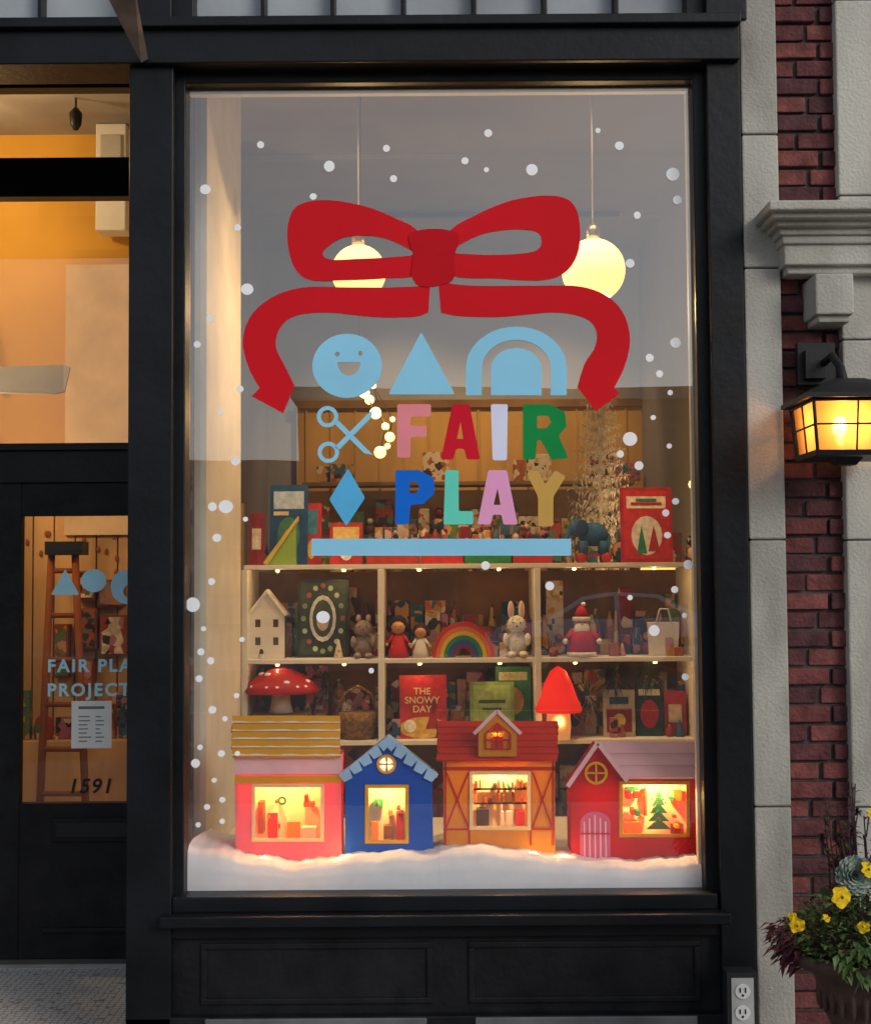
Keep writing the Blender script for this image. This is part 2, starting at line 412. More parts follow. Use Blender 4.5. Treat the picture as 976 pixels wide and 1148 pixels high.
sg.spx([[(349,604),(640,604),(640,623),(349,623)]],YG,TH,LB)
def let(n,c,loops,r=2.5):
    sg.spx([rnd(loops[0],r)]+[rnd(l,1) for l in loops[1:]],YG,TH,mat('vinyl_'+n,c,.7,var=.05,**VS))
let('pink','ea8c94',[[(445,453),(483,453),(483,467),(460,467),(460,477),(478,477),(478,490),(460,490),(460,513),(445,513)]])
let('redA','cf1b30',[[(507,453),(526,453),(538,515),(523,515),(520,503),(511,503),(508,515),(494,515)],[(512,492),(519,492),(516,473)]])
let('lav','dadef6',[[(550,453),(569,453),(568,516),(552,516)]])
let('green','168a46',[[(586,453),(616,453),(633,462),(635,478),(626,488),(637,514),(618,515),(606,493),(602,493),(600,515),(586,515)],[(602,466),(614,466),(618,473),(612,480),(602,480)]])
let('blue','156bd4',[[(443,527),(470,527),(486,536),(487,553),(474,565),(460,566),(458,588),(443,588)],[(459,540),(467,540),(470,547),(466,553),(459,553)]])
let('teal','66d8c2',[[(499,527),(514,527),(514,573),(530,573),(530,588),(497,588)]])
let('orchid','eaa2cc',[[(547,527),(568,527),(580,588),(564,588),(562,577),(552,577),(550,588),(535,588)],[(553,566),(561,566),(557.5,547)]])
let('tan','caa052',[[(590,530),(602,527),(611,543),(622,527),(634,534),(620,557),(620,590),(603,590),(603,557)]])
sg.finish('shop_name_decal')
dots=[(292,162,4),(369,186,6),(433,166,4),(441,200,4),(547,149,4.5),(521,180,4),(545,190,3),(596,190,6.5),(694,163,5),(670,146,3),(754,195,7.5),(759,224,5),(230,212,6),(266,255,4),(277,324,7),(235,357,4),(714,241,4),(706,295,5),(757,384,6),(739,419,4),(728,401,4.5),(751,440,3),(221,386,4),(269,436,4),(247,462,3),(264,517,5),(706,492,8),(716,522,5),(695,509,4),(253,568,8),(238,568,5),(275,582,3),(243,603,5),(216,678,8),(225,731,4),(236,741,4),(223,761,4),(362,692,7.5),(544,634,5),(616,657,5),(733,707,6),(771,633,5),(756,661,4),(768,759,4),(238,796,4.5),(219,856,5),(248,845,4),(266,845,3),(240,875,3),(249,897,3.5),(249,921,3),(271,717,3),(416,752,3),(351,220,4),(746,575,4),(757,562,4),(748,600,4),(706,670,3),(750,500,3),(237,652,4),(732,468,3),(228,705,3),(252,806,3),(265,780,3),(224,838,3),(767,690,3),(232,905,3.5),(222,925,3)]
sd=MB(); SW=mat('white_vinyl',(.93,.94,.96),.7,var=.03,**VS)
for x,y,r in dots: sd.spx([circ(x,y,r,18,ry=r*random.uniform(.92,1.05))],YG,TH,SW)
sd.finish('snow_dot_decals')
# ============================================================ SNOW DRIFT + PAPER HOUSES
SNOW=mat('paper_snow',(.90,.92,.96),.8,var=.05,scale=9,bump=.35,bscale=12,trans=.2,spec=.1)
prof=[(205,944),(230,949),(262,957),(300,964),(340,968),(382,962),(430,958),(480,956),(520,950),(560,953),(600,958),(640,962),(690,967),(740,966),(770,962),(795,964)]
sp=smooth(prof,8,False); sn=MB(); vs=[];fs=[]
rows=[(.006,0),(.008,.5),(.016,.86),(.04,.96),(.09,1.0),(.14,1.0),(.20,.97),(.5,.8)]
zf=zg0
for (x,y) in sp:
    X=PX(x,y,.09)[0]; Zt=PX(x,y,.09)[1]+.004*math.sin(x*.13)+.002*math.sin(x*.41)
    for Y,h in rows: vs.append((max(xw0+.002,min(X,xw1-.002)),Y,zf+(Zt-zf)*h))
k=len(rows)
for i in range(len(sp)-1):
    for j in range(k-1): fs.append([i*k+j,(i+1)*k+j,(i+1)*k+j+1,i*k+j+1])
sn.add(vs,fs,SNOW,True); sn.finish('snow_drift')
YH=.16
LINER=mat('house_liner','ffdf9c',.8,var=.15,scale=15)
TRIMW=mat('house_trim_cream','f6dca0',.7,trans=.2)
def roof(mb,l,r,pe,pr,Ye,Yr,m,rows=5,edge=None,l2=None,r2=None):
    l2=l if l2 is None else l2; r2=r if r2 is None else r2
    for i in range(rows):
        t0=i/rows;t1=(i+1)/rows
        def q(px0,px1,t,off):
            Y=Ye+(Yr-Ye)*t; py=pe+(pr-pe)*t; px=px0+(px1-px0)*t; p=P3(px,py,Y); return p+Vector((0,-off*.7,off*.7))
        jl=random.uniform(-1.5,1.5)
        A=[q(l,l2,t0,.008)+Vector((jl*.003,0,0)),q(r,r2,t0,.008)+Vector((jl*.003,0,0)),q(r,r2,t1,.003),q(l,l2,t1,.003)]
        B=[p+Vector((0,.006,-.008)) for p in A]
        mb.prism(A,B,m)
        if edge:
            n=14; lo=[];hi=[]
            for k in range(n+1):
                f=k/n; a_=q(l,l2,t0+.0,.0105); b_=q(r,r2,t0+.0,.0105); lo.append(a_.lerp(b_,f))
                tt=t0+random.uniform(.008,.04); a_=q(l,l2,tt,.0105); b_=q(r,r2,tt,.0105); hi.append(a_.lerp(b_,f))
            A=lo+hi[::-1]; mb.prism(A,[p+Vector((0,.003,-.003)) for p in A],edge)
def shell(mb,l,r,t,b,m,depth=.17,Y=YH):
    x0=PX(l,b,Y)[0];x1=PX(r,b,Y)[0];z1=PX(l,t,Y)[1];z0=PX(l,b,Y)[1]-.02
    mb.box(x0+.001,x0+.005,Y+.0045,Y+depth,z0,z1,m);mb.box(x1-.005,x1-.001,Y+.0045,Y+depth,z0,z1,m)
    mb.box(x0+.005,x1-.005,Y+depth-.004,Y+depth,z0,z1,LINER); mb.box(x0,x1,Y+.0045,Y+depth,z1-.004,z1,m)
    mb.box(x0+.005,x1-.005,Y+.005,Y+depth-.005,z0,z0+.003,LINER)
def inset(mb,items,Y=YH+.12):
    for (a,c,d,e,m) in items: mb.boxpx(a,c,d,e,Y+random.uniform(-.03,.02),Y+.03,m)
def hlight(par,px,py,e=1.0,col=(1,.56,.20),Y=YH+.07):
    light('bulb',P3(px,py,Y),e*1.5,col,.006,par)
HK=dict(spec=.1)
YEL=mat('house_yellow','e2a41a',.8,trans=.1,**HK); PNK=mat('house_pink','f07a88',.8,trans=.32,bump=.1,**HK); BLU=mat('house_blue','1450b8',.8,trans=.1,bump=.1,**HK)
SHG=mat('shingle_blue','a4cdf0',.8,trans=.1,**HK); ORG=mat('house_mustard','e09a2c',.8,trans=.32,bump=.1,**HK); HR=mat('house_red','cc1c1e',.8,trans=.25,bump=.1,**HK); HR3=mat('barn_roof_red','cc3420',.8,trans=.2,bump=.1,**HK)
PW=mat('house_pink_snow','f2c8ce',.8,trans=.15,**HK); SNW=mat('roof_snow','ece8ea',.9,var=.05,trans=.1,**HK)
BRN=mat('tiny_wood','8a4a1c',.7); GRN=mat('tiny_green','2f8a48',.7); DRD=mat('tiny_red','c4281c',.7); BKS=mat('tiny_black','33261c',.7); ORT=mat('tiny_orange','e87c26',.7)
def clut(l,r,t,b,n):
    out=[]
    for i in range(n):
        x=random.uniform(l,r-5); w=random.uniform(1.5,5); hh=random.uniform(2,7); y=random.uniform(t+2,b-4)
        out.append((x,x+w,y,y+hh,random.choice([BRN,DRD,GRN,ORT,YEL,YEL])))
    return out
H1=grp('paper_house'); h=MB()
h.spx([[(263,846),(382,846),(383,975),(264,975)],[(285,882),(360,882),(360,941),(285,941)]],YH,.004,PNK)
h.boxpx(262,383,846,868,YH-.003,YH-.0005,PW); h.boxpx(263,383,870,878,YH-.004,YH-.0005,YEL)
roof(h,260,381,849,803,YH-.02,YH+.085,YEL,5,SNW)
roof(h,260,381,849,803,YH+.19,YH+.087,YEL,5)
h.spx([[(282,879),(363,879),(363,944),(282,944)],[(286,883),(359,883),(359,940),(286,940)]],YH-.004,.003,TRIMW)
shell(h,264,382,848,975,PNK)
inset(h,[(289,295,900,935,BRN),(300,311,912,940,DRD),(322,336,922,941,ORT),(340,352,900,905,BRN),(341,345,892,900,DRD),(338,354,928,941,mat('tiny_cream','f2e3c0',.7))]+clut(287,358,886,938,6))
h.spx([circ(316,898,5,16),circ(316,898,2.5,12)],YH+.08,.004,GRN)
h.finish('house_body',H1,bevel=.0008); hlight(H1,338,866,2.2); hlight(H1,300,872,1.6)
H2=grp('paper_house'); h=MB()
h.spx([[(387,975),(387,866),(434,830),(484,866),(486,975)],[(412,883),(455,883),(455,943),(412,943)],circ(433,857,9,18)],YH,.004,BLU)
for (a,b) in (((379,870),(434,827)),((491,870),(434,827))):
    for i in range(5):
        t0=i/5;t1=(i+1)/5
        p=lambda t:(a[0]+(b[0]-a[0])*t,a[1]+(b[1]-a[1])*t)
        x0,y0=p(t0);x1,y1=p(t1); sgn=1 if a[0]<434 else -1
        h.spx([[(x0,y0-1),(x1,y1-1),(x1+sgn*5*(t1<.99),y1+11),(x0+sgn*7,y0+7)]],YH-.012-.001*i,.03,SHG)
h.spx([circ(433,857,11,18),circ(433,857,8,18)],YH-.004,.003,YEL)
h.boxpx(432,434.4,849,865,YH-.003,YH,YEL); h.boxpx(425,441,856,858,YH-.003,YH,YEL)
h.spx([[(409,880),(458,880),(458,946),(409,946)],[(413,884),(454,884),(454,942),(413,942)]],YH-.004,.003,YEL)
shell(h,387,485,868,975,BLU)
h.prism([P3(380,872,YH+.02),P3(434,828,YH+.02),P3(490,872,YH+.02)],[P3(380,872,YH+.02)+Vector((0,.15,0)),P3(434,828,YH+.02)+Vector((0,.15,0)),P3(490,872,YH+.02)+Vector((0,.15,0))],SHG)
inset(h,[(416,424,922,943,ORT),(430,440,926,943,BRN),(444,452,912,943,DRD),(419,429,897,904,GRN)]+clut(414,452,890,940,5))
h.finish('house_body',H2,bevel=.0008); hlight(H2,433,878,2.4); hlight(H2,433,857,.10,Y=YH+.012)
H3=grp('paper_house'); h=MB()
h.spx([[(497,850),(622,850),(622,965),(497,965)],[(529,868),(592,868),(592,928),(529,928)]],YH,.004,ORG)
roof(h,490,625,853,809,YH-.02,YH+.085,HR3,6); roof(h,490,625,853,809,YH+.19,YH+.087,HR3,5)
def band(pts,w,Y,m):
    for (a,b) in zip(pts[:-1],pts[1:]):
        a=Vector(a);b=Vector(b);d=(b-a).normalized();n=Vector((-d.y,d.x))*w/2
        h.spx([[tuple(a+n),tuple(b+n),tuple(b-n),tuple(a-n)]],Y,.004,m)
band([(497,862),(622,862)],4,YH-.004,HR3); band([(499,853),(499,948)],2.5,YH-.004,HR3);band([(620,853),(620,948)],2.5,YH-.004,HR3)
band([(526,864),(526,948)],2,YH-.004,HR3);band([(595,864),(595,948)],2,YH-.004,HR3);band([(497,930),(622,930)],2,YH-.005,HR3)
band([(500,866),(525,928)],1.8,YH-.006,HR3);band([(525,866),(500,928)],1.8,YH-.007,HR3);band([(597,866),(619,928)],1.8,YH-.006,HR3);band([(619,866),(597,928)],1.8,YH-.007,HR3)
h.spx([[(536,848),(536,820),(557,800),(579,820),(579,848)],[(545,840),(545,824),(557,812),(571,824),(571,840)]],YH-.035,.004,ORG)
band([(531,823),(557,797),(584,823)],4,YH-.042,PW); band([(544,840),(544,823),(557,811),(572,823),(572,840),(544,840)],1.8,YH-.040,HR3)
h.boxpx(538,577,822,849,YH-.028,YH+.04,ORG)
h.boxpx(552,564,826,840,YH-.034,YH-.03,DRD)
h.boxpx(556.5,558.5,812,840,YH-.037,YH-.035,HR3); h.boxpx(545,571,829,831,YH-.038,YH-.0355,HR3)
shell(h,497,622,852,965,ORG)
h.spx([[(526,865),(595,865),(595,931),(526,931)],[(530,869),(591,869),(591,927),(530,927)]],YH-.008,.003,TRIMW)
it=[(531,590,884,886,BKS),(531,590,900,902,BKS),(534,548,908,926,BKS),(560,575,910,926,mat('tiny_cream2','e8dcc0',.7)),(578,588,910,926,DRD)]
for i in range(11):
    if random.random()<.8: it.append((532+i*5.2,532+i*5.2+random.uniform(1.5,4),random.uniform(875,880),884,random.choice([DRD,BRN,GRN,BKS])))
    if random.random()<.8: it.append((532+i*5.2,532+i*5.2+random.uniform(1.5,4),random.uniform(889,896),900,random.choice([DRD,BRN,ORT,BKS])))
inset(h,it)
h.finish('house_body',H3,bevel=.0008); hlight(H3,560,858,3.0,(1,.62,.3)); hlight(H3,557,822,.10,Y=YH-.031+.0015)
H4=grp('paper_house'); h=MB()
h.spx([[(640,975),(640,880),(670,836),(700,872),(785,872),(786,975)],[(697,879),(770,879),(770,936),(697,936)],circ(668,867,11,20)],YH,.004,HR)
roof(h,699,787,873,832,YH-.016,YH+.085,PW,3,None,672,784)
band([(636,882),(670,833),(703,876)],5,YH-.022,PW)
h.prism([P3(640,880,YH+.006),P3(670,836,YH+.006),P3(700,876,YH+.006)],[P3(640,880,YH+.006)+Vector((0,.15,0)),P3(670,836,YH+.006)+Vector((0,.15,0)),P3(700,876,YH+.006)+Vector((0,.15,0))],HR)
h.spx([circ(668,867,13,20),circ(668,867,10,20)],YH-.004,.003,YEL)
h.boxpx(667,669,857,877,YH-.003,YH,YEL);h.boxpx(658,678,866,868,YH-.003,YH,YEL)
h.spx([arch(650,684,910,972,0)],YH-.003,.002,mat('tiny_door','d85a84',.7))
for x in (655,661,667,673,679): h.boxpx(x-.8,x+.8,914+abs(x-667)*.6,972,YH-.006,YH-.0032,PW)
band([(651,935),(683,935)],1.6,YH-.0065,HR)
shell(h,641,785,875,975,HR)
h.spx([[(694,876),(773,876),(773,939),(694,939)],[(698,880),(769,880),(769,935),(698,935)]],YH-.004,.003,YEL)
inset(h,[(700,718,922,935,ORT),(702,716,884,887,GRN),(702,707,888,896,DRD),(710,716,888,895,DRD),(752,766,924,935,BRN),(722,725,884,915,BRN),(755,764,886,898,ORT)]+clut(699,730,886,932,4)+clut(748,768,886,932,3))
for i,(y,w) in enumerate(((890,4),(899,7),(908,10),(917,12),(926,14))):
    h.spx([[(738,y-9),(738+w,y+4),(738-w,y+4)]],YH+.085-.003*i,.003,GRN)
for i in range(12): h.spx([circ(738+random.uniform(-8,8),random.uniform(892,928),1.1,8)],YH+.068,.002,random.choice([DRD,YEL]))
h.finish('house_body',H4,bevel=.0008); hlight(H4,735,876,3.2,(1,.64,.28)); hlight(H4,668,895,.8,(1,.35,.2))
BULB=mat('fairy_bulb',(1,.8,.5),.3,emit=(1,.58,.18),es=4)
fl=grp('fairy_lights'); m=MB(); pts=[]
for (x,y) in [(296,966),(345,971),(383,960),(395,962),(487,957),(598,960),(610,962),(632,960)]:
    p=P3(x,y,.115); p.z+=.002; pts.append(p); m.ell(p,.0032,BULB,8,6)
m.tube([p-Vector((0,-.004,.008)) for p in pts],.0008,CREAM,5); m.finish('bulbs_and_wire',fl)
for i in (0,1,2,5,7): light('fairy_bulb_light',pts[i]+Vector((0,-.012,.014)),.26,(1,.55,.18),.004,fl)
# ============================================================ SHELF UNIT + TOYS
YS=1.46; S=(4.6+1.5)/F
zA=PX(520,632,YS)[1]; zB=PX(520,738,YS)[1]; zC=PX(520,830,YS)[1]; zE=zC-.38
sh=MB()
xs0=-.85
for zz in (zA,zB,zC,zE): sh.box(xs0,1.5,YS,YS+.40,zz-.02,zz,CREAM)
for p in (427,603,779): 
    x=PX(p,730,YS)[0]; sh.box(x-.013,x+.013,YS-.003,YS+.395,zE-.3,zA-.021,CREAM)
sh.box(xs0-.01,xs0+.016,YS-.003,YS+.395,zE-.3,zA-.021,CREAM)
sh.box(xs0,1.5,YS+.40,YS+.41,zE-.3,zA-.03,mat('shelf_back_wood',(.22,.11,.035),.7,var=.4,scale=4))
sh.finish('display_shelf',bevel=.002)
lk=grp('shelf_fill_light'); m=MB()  # bulbs under the boards, added to brighten the shelf bays
for zz in (zA,zB):
    for px in (310,385,470,560,645,735):
        x=PX(px,700,YS)[0]; m.ell((x,YS+.035,zz-.026),(.010,.010,.006),BULB,10,6)
        light('shelf_fill_bulb',(x,YS+.03,zz-.045),.50 if zz==zA else .38,(1,.60,.27),.004,lk)
m.finish('fill_puck_bulbs',lk)
X=lambda px:PX(px,700,1.5)[0]
def book(name,p0,p1,zbase,hpx,col,art=(),Y=1.56,lean=.08,col2=None):
    b=MB(); cov=mat('cover_'+col,col,.45,var=.25,scale=25); x0,x1=X(p0),X(p1); hh=hpx*S
    rz=random.uniform(-.03,.03)
    def pt(u,v,d): return Vector((x0+(x1-x0)*u,Y+v*hh*lean+d+(u-.5)*rz*3*.3,zbase+.001+v*hh))
    b.prism([pt(0,0,0),pt(1,0,0),pt(1,1,0),pt(0,1,0)],[pt(0,0,.018),pt(1,0,.018),pt(1,1,.018),pt(0,1,.018)],cov)
    for k,(u0,v0,u1,v1,c,kind) in enumerate(art):
        mm=mat('art_'+c,c,.5,var=.25,scale=40)
        if kind=='r': L_=[(u0,v0),(u1,v0),(u1,v1),(u0,v1)]
        elif kind=='e': L_=[((u0+u1)/2+(u1-u0)/2*math.cos(t*math.pi/8),(v0+v1)/2+(v1-v0)/2*math.sin(t*math.pi/8)) for t in range(16)]
        else: L_=[(u0,v0),(u1,v0),((u0+u1)/2,v1)]
        d=-.0015-.001*k
        b.prism([pt(u,v,d) for u,v in L_],[pt(u,v,d+.0009) for u,v in L_],mm)
    return b.finish(name,bevel=.001)
cl=['8c3020','b08838','2f5468','b8aa88','56702f','9a5228','b89a48','4a2f1f','a05a68','7a1f1f','c8bca4','24405a','b85420']
PM=[mat('printed_%d'%i,cl[i%13],.55,var=.25,scale=30,pat=True) for i in range(22)]
def clutrow(mb,x,x1,Ya,Yb,zb_,wr,hr,p=.6):
    while x<x1:
        w=random.uniform(*wr); hh=random.uniform(*hr); mm=random.choice(PM); k=random.random(); y0=random.uniform(Ya,Yb)
        if k<p: mb.box(x,x+w,y0,y0+.05,zb_+.001,zb_+hh,mm)
        elif k<p+.12: mb.ell((x+w/2,y0+.03,zb_+w*.55),(w*.5,w*.4,w*.55),mm,12,8); mb.ell((x+w/2,y0+.02,zb_+w*1.3),w*.32,random.choice(PM),10,8)
        elif k<p+.24: mb.lathe((x+w/2,y0+.03,zb_),[(w*.4,0.001),(w*.5,hh*.3),(w*.35,hh*.6),(w*.15,hh*.7),(w*.18,hh*.8)],mm,14)
        else: mb.lathe((x+w/2,y0+.03,zb_),[(w*.5,0.001),(w*.3,hh*.5),(.004,hh)],mm,14)
        x+=w+random.uniform(.001,.012)
cm_=MB()
for zb_ in (zB,zC,zE):
    clutrow(cm_,-.83,1.45,1.74,1.78,zb_,(.03,.11),(.18,.34),.75)
    clutrow(cm_,-.83,1.45,1.64,1.68,zb_,(.025,.08),(.06,.24))
clutrow(cm_,-.83,1.45,1.76,1.80,zA,(.04,.12),(.06,.2),.5)
for zb_ in (zB,zC):
    for (a,b) in ((-.8,-.78),(-.46,-.42),(-.2,-.16),(.24,.3),(.5,.53),(.77,.84),(1.02,1.1)): clutrow(cm_,a,b,1.50,1.52,zb_,(.03,.05),(.04,.09),.4)
cm_.finish('shelf_merchandise',bevel=.002)
book('picture_book',297,341,zA,93,'1f4a70',[(.1,.7,.9,.92,'b9c8d0','r'),(.2,.15,.8,.6,'3f7a5a','e'),(.35,.2,.65,.45,'c97a2c','e'),(.1,.62,.5,.67,'d8c080','r')],Y=1.66)
t=MB(); G1=mat('toy_lime','8aa83a',.6)
x0,x1=X(298),X(330); t.prism([(x0,1.56,zA+.001),(x1,1.56,zA+.001),(x1,1.56,zA+.2)],[(x0,1.6,zA+.001),(x1,1.6,zA+.001),(x1,1.6,zA+.2)],G1)
t.prism([(x0-.02,1.55,zA+.01),(x1+.01,1.55,zA+.22),(x1+.01,1.55,zA+.2),(x0,1.55,zA+.001)],[(x0-.02,1.61,zA+.01),(x1+.01,1.61,zA+.22),(x1+.01,1.61,zA+.2),(x0,1.61,zA+.001)],mat('toy_yel','d0b23c',.6))
t.finish('toy_barn')
book('picture_book',275,293,zA,60,'98281f',[(.2,.3,.8,.7,'e8d8b0','r')],Y=1.6)
book('picture_book',333,356,zA,72,'b2281f',[(.2,.5,.8,.9,'3a7a8a','r'),(.3,.1,.7,.4,'d8b43a','e')],Y=1.7)
book('picture_book',368,405,zA,48,'b8301f',[(.1,.6,.9,.9,'e9c46a','r'),(.3,.1,.7,.5,'f0e6d0','e')],Y=1.6)
book('picture_book',702,762,zA,87,'a81f18',[(.06,.05,.94,.95,'b9281f','r'),(.12,.72,.88,.88,'e0ccb0','r'),(.2,.1,.8,.62,'d9cfbc','e'),(.3,.12,.5,.5,'2f7a4a','t'),(.52,.15,.75,.5,'a81f18','t'),(.2,.77,.8,.8,'a81f18','r'),(.3,.82,.7,.85,'2f7a4a','r')],Y=1.64)
st=MB()
for i,(a,b,c) in enumerate(((410,470,'b83a20'),(472,520,'b8261a'),(522,575,'2f7a3a'),(577,622,'b2301f'))):
    mm=mat('crate_'+c,c,.6,var=.3,scale=20); st.box(X(a),X(b),1.6,1.72,zA+.001,zA+.09+.015*(i%2),mm)
clutrow(st,X(410),X(615),1.62,1.66,zA+.11,(.02,.05),(.02,.08))
st.finish('toy_crates',bevel=.002)
e=MB(); EB=mat('toy_blue_felt','2f5678',.8,bump=.3); ER=mat('toy_red','a82a22',.5)
cx=X(668); zt=zA
e.ell((cx,1.58,zt+.13),(.07,.045,.055),EB); e.ell((cx-.07,1.57,zt+.16),(.042,.04,.042),EB); e.ell((cx-.055,1.535,zt+.16),(.03,.008,.036),mat('toy_ear','22405e',.8))
e.tube([(cx-.1,1.57,zt+.15),(cx-.125,1.57,zt+.11),(cx-.12,1.57,zt+.07),(cx-.14,1.57,zt+.055)],[.016,.013,.011,.009],EB)
for dx in (-.045,.045):
    for dy in (-.025,.025): e.lathe((cx+dx,1.58+dy,zt+.04),[(.02,0),(.02,.06)],EB,12)
for dx in (-.055,.055):
    for dy in (-.04,.04):
        rt=Matrix.Rotation(rad(90),3,'X'); e.ell((cx+dx,1.58+dy,zt+.024),(.024,.024,.007),ER,16,6,rot=rt)
e.box(cx-.08,cx+.08,1.55,1.61,zt+.03,zt+.042,ER); e.finish('toy_elephant')
t=MB(); x0,x1=X(278),X(318); zt=zB; xm=(x0+x1)/2; TW=mat('toy_white_wood','d8d0bc',.6)
t.shape([[(x0,zt+.001),(x1,zt+.001),(x1,zt+.2),(xm,zt+.3),(x0,zt+.2)]]+[[(xm+a*.04-.012,zt+b),(xm+a*.04+.012,zt+b),(xm+a*.04+.012,zt+b+.035),(xm+a*.04-.012,zt+b+.035)] for a in (-1,1) for b in (.14,.06)],1.53,1.535,TW)
t.box(x0,x1,1.536,1.62,zt+.001,zt+.2,mat('toy_house_inside','5a4634',.8))
t.prism([(x0-.012,1.52,zt+.195),(xm,1.52,zt+.31),(xm,1.52,zt+.295),(x0,1.52,zt+.19)],[(x0-.012,1.63,zt+.195),(xm,1.63,zt+.31),(xm,1.63,zt+.295),(x0,1.63,zt+.19)],TW)
t.prism([(x1+.012,1.52,zt+.195),(xm,1.52,zt+.31),(xm,1.52,zt+.295),(x1,1.52,zt+.19)],[(x1+.012,1.63,zt+.195),(xm,1.63,zt+.31),(xm,1.63,zt+.295),(x1,1.63,zt+.19)],TW)
t.finish('wooden_dollhouse')
fa=[(.06,.04,.94,.96,'3e4a38','r')]
for i in range(16):
    a=i*2*math.pi/16; u=.5+.38*math.cos(a); v_=.5+.42*math.sin(a); fa.append((u-.05,v_-.035,u+.05,v_+.035,random.choice(['b8bfa0','a05a4a','8a9a6a']),'e'))
fa+=[(.24,.2,.76,.8,'d8d4c4','e'),(.3,.26,.7,.74,'46503f','e'),(.38,.34,.62,.6,'c9b08a','e')]
book('picture_book',331,389,zB,88,'2c3630',fa,Y=1.59)
def plush(name,px,zt,h,body,ear,earlen=.3,Y=1.53):
    b=MB(); B=mat('plush_'+body,body,.95,bump=.8,bscale=90,var=.2,scale=30); E=mat('plush_'+ear,ear,.95); cx=X(px); K=mat('bead_black','0c0a08',.3)
    b.ell((cx,Y,zt+h*.25),(h*.2,h*.17,h*.26),B); b.ell((cx,Y-.01,zt+h*.6),(h*.17,h*.16,h*.17),B)
    for s_ in (-1,1):
        b.ell((cx+s_*h*.1,Y,zt+h*(.74+earlen*.4)),(h*.06,h*.035,h*earlen*.5),B); b.ell((cx+s_*h*.1,Y-h*.03,zt+h*(.74+earlen*.4)),(h*.035,h*.015,h*earlen*.38),E)
        b.ell((cx+s_*h*.2,Y-.03,zt+h*.33),(h*.06,h*.07,h*.12),B); b.ell((cx+s_*h*.11,Y-.05,zt+h*.06),(h*.08,h*.12,h*.06),B)
        b.ell((cx+s_*h*.065,Y-.01-h*.145,zt+h*.64),h*.016,K,8,6)
    b.ell((cx,Y-.012-h*.16,zt+h*.575),h*.018,K,8,6)
    for i in range(260):
        d=Vector((random.gauss(0,1),random.gauss(0,1),random.gauss(0,1))).normalized()
        if random.random()<.5: c_=Vector((cx,Y,zt+h*.25)); r_=Vector((h*.2,h*.17,h*.26))
        else: c_=Vector((cx,Y-.01,zt+h*.6)); r_=Vector((h*.17,h*.16,h*.17))
        p=c_+Vector((d.x*r_.x,d.y*r_.y,d.z*r_.z))*.97
        b.leaf(p,d+Vector((0,0,-.6)),h*.05,h*.02,B)
    return b.finish(name,recalc=False)
plush('plush_mouse',407,zB,.22,'8c7a6c','b98a80',.16)
plush('plush_rabbit',579,zB,.24,'d8d2c0','c8a098',.34)
def doll(px,zt,h,dress,hair,Y=1.53):
    b=MB(); cx=X(px); D=mat('dress_'+dress,dress,.8,bump=.2); HH=mat('hair_'+hair,hair,.8,bump=.5); SK=mat('doll_skin','c8925c',.7); K=mat('bead_black','0c0a08',.3)
    b.lathe((cx,Y,zt),[(h*.24,.001),(h*.22,h*.15),(h*.13,h*.45),(h*.05,h*.55)],D,18)
    b.ell((cx,Y,zt+h*.7),(h*.17,h*.16,h*.18),SK); b.ell((cx,Y+h*.035,zt+h*.75),(h*.2,h*.17,h*.2),HH)
    for s_ in (-1,1):
        b.ell((cx+s_*h*.2,Y,zt+h*.68),(h*.07,h*.07,h*.11),HH); b.tube([(cx+s_*h*.1,Y,zt+h*.5),(cx+s_*h*.24,Y-.02,zt+h*.33)],[h*.05,h*.035],D)
        b.ell((cx+s_*h*.255,Y-.025,zt+h*.3),h*.04,SK,8,6); b.ell((cx+s_*h*.06,Y-h*.155,zt+h*.7),h*.014,K,8,6)
    b.ell((cx,Y-h*.16,zt+h*.64),(h*.03,h*.008,h*.01),ER,8,6)
    b.finish('rag_doll')
doll(446,zB,.2,'b22228','17100c'); doll(471,zB,.165,'c8c0b4','2a1a12')
rb=MB(); cx=X(519); 
for i,c in enumerate(('6a2250','244c86','247a4a','c8a432','c86a24','b22820')):
    r0=.035+i*.0175; r1=r0+.017
    L_=[(cx+r1*math.cos(a),zB+.002+r1*1.12*math.sin(a)) for a in [math.pi*k/20 for k in range(21)]]+[(cx+r0*math.cos(a),zB+.002+r0*1.12*math.sin(a)) for a in [math.pi*k/20 for k in range(20,-1,-1)]]
    rb.shape([L_],1.5,1.54,mat('rainbow_%d'%i,c,.5,var=.1))
rb.finish('rainbow_stacker',bevel=.002)
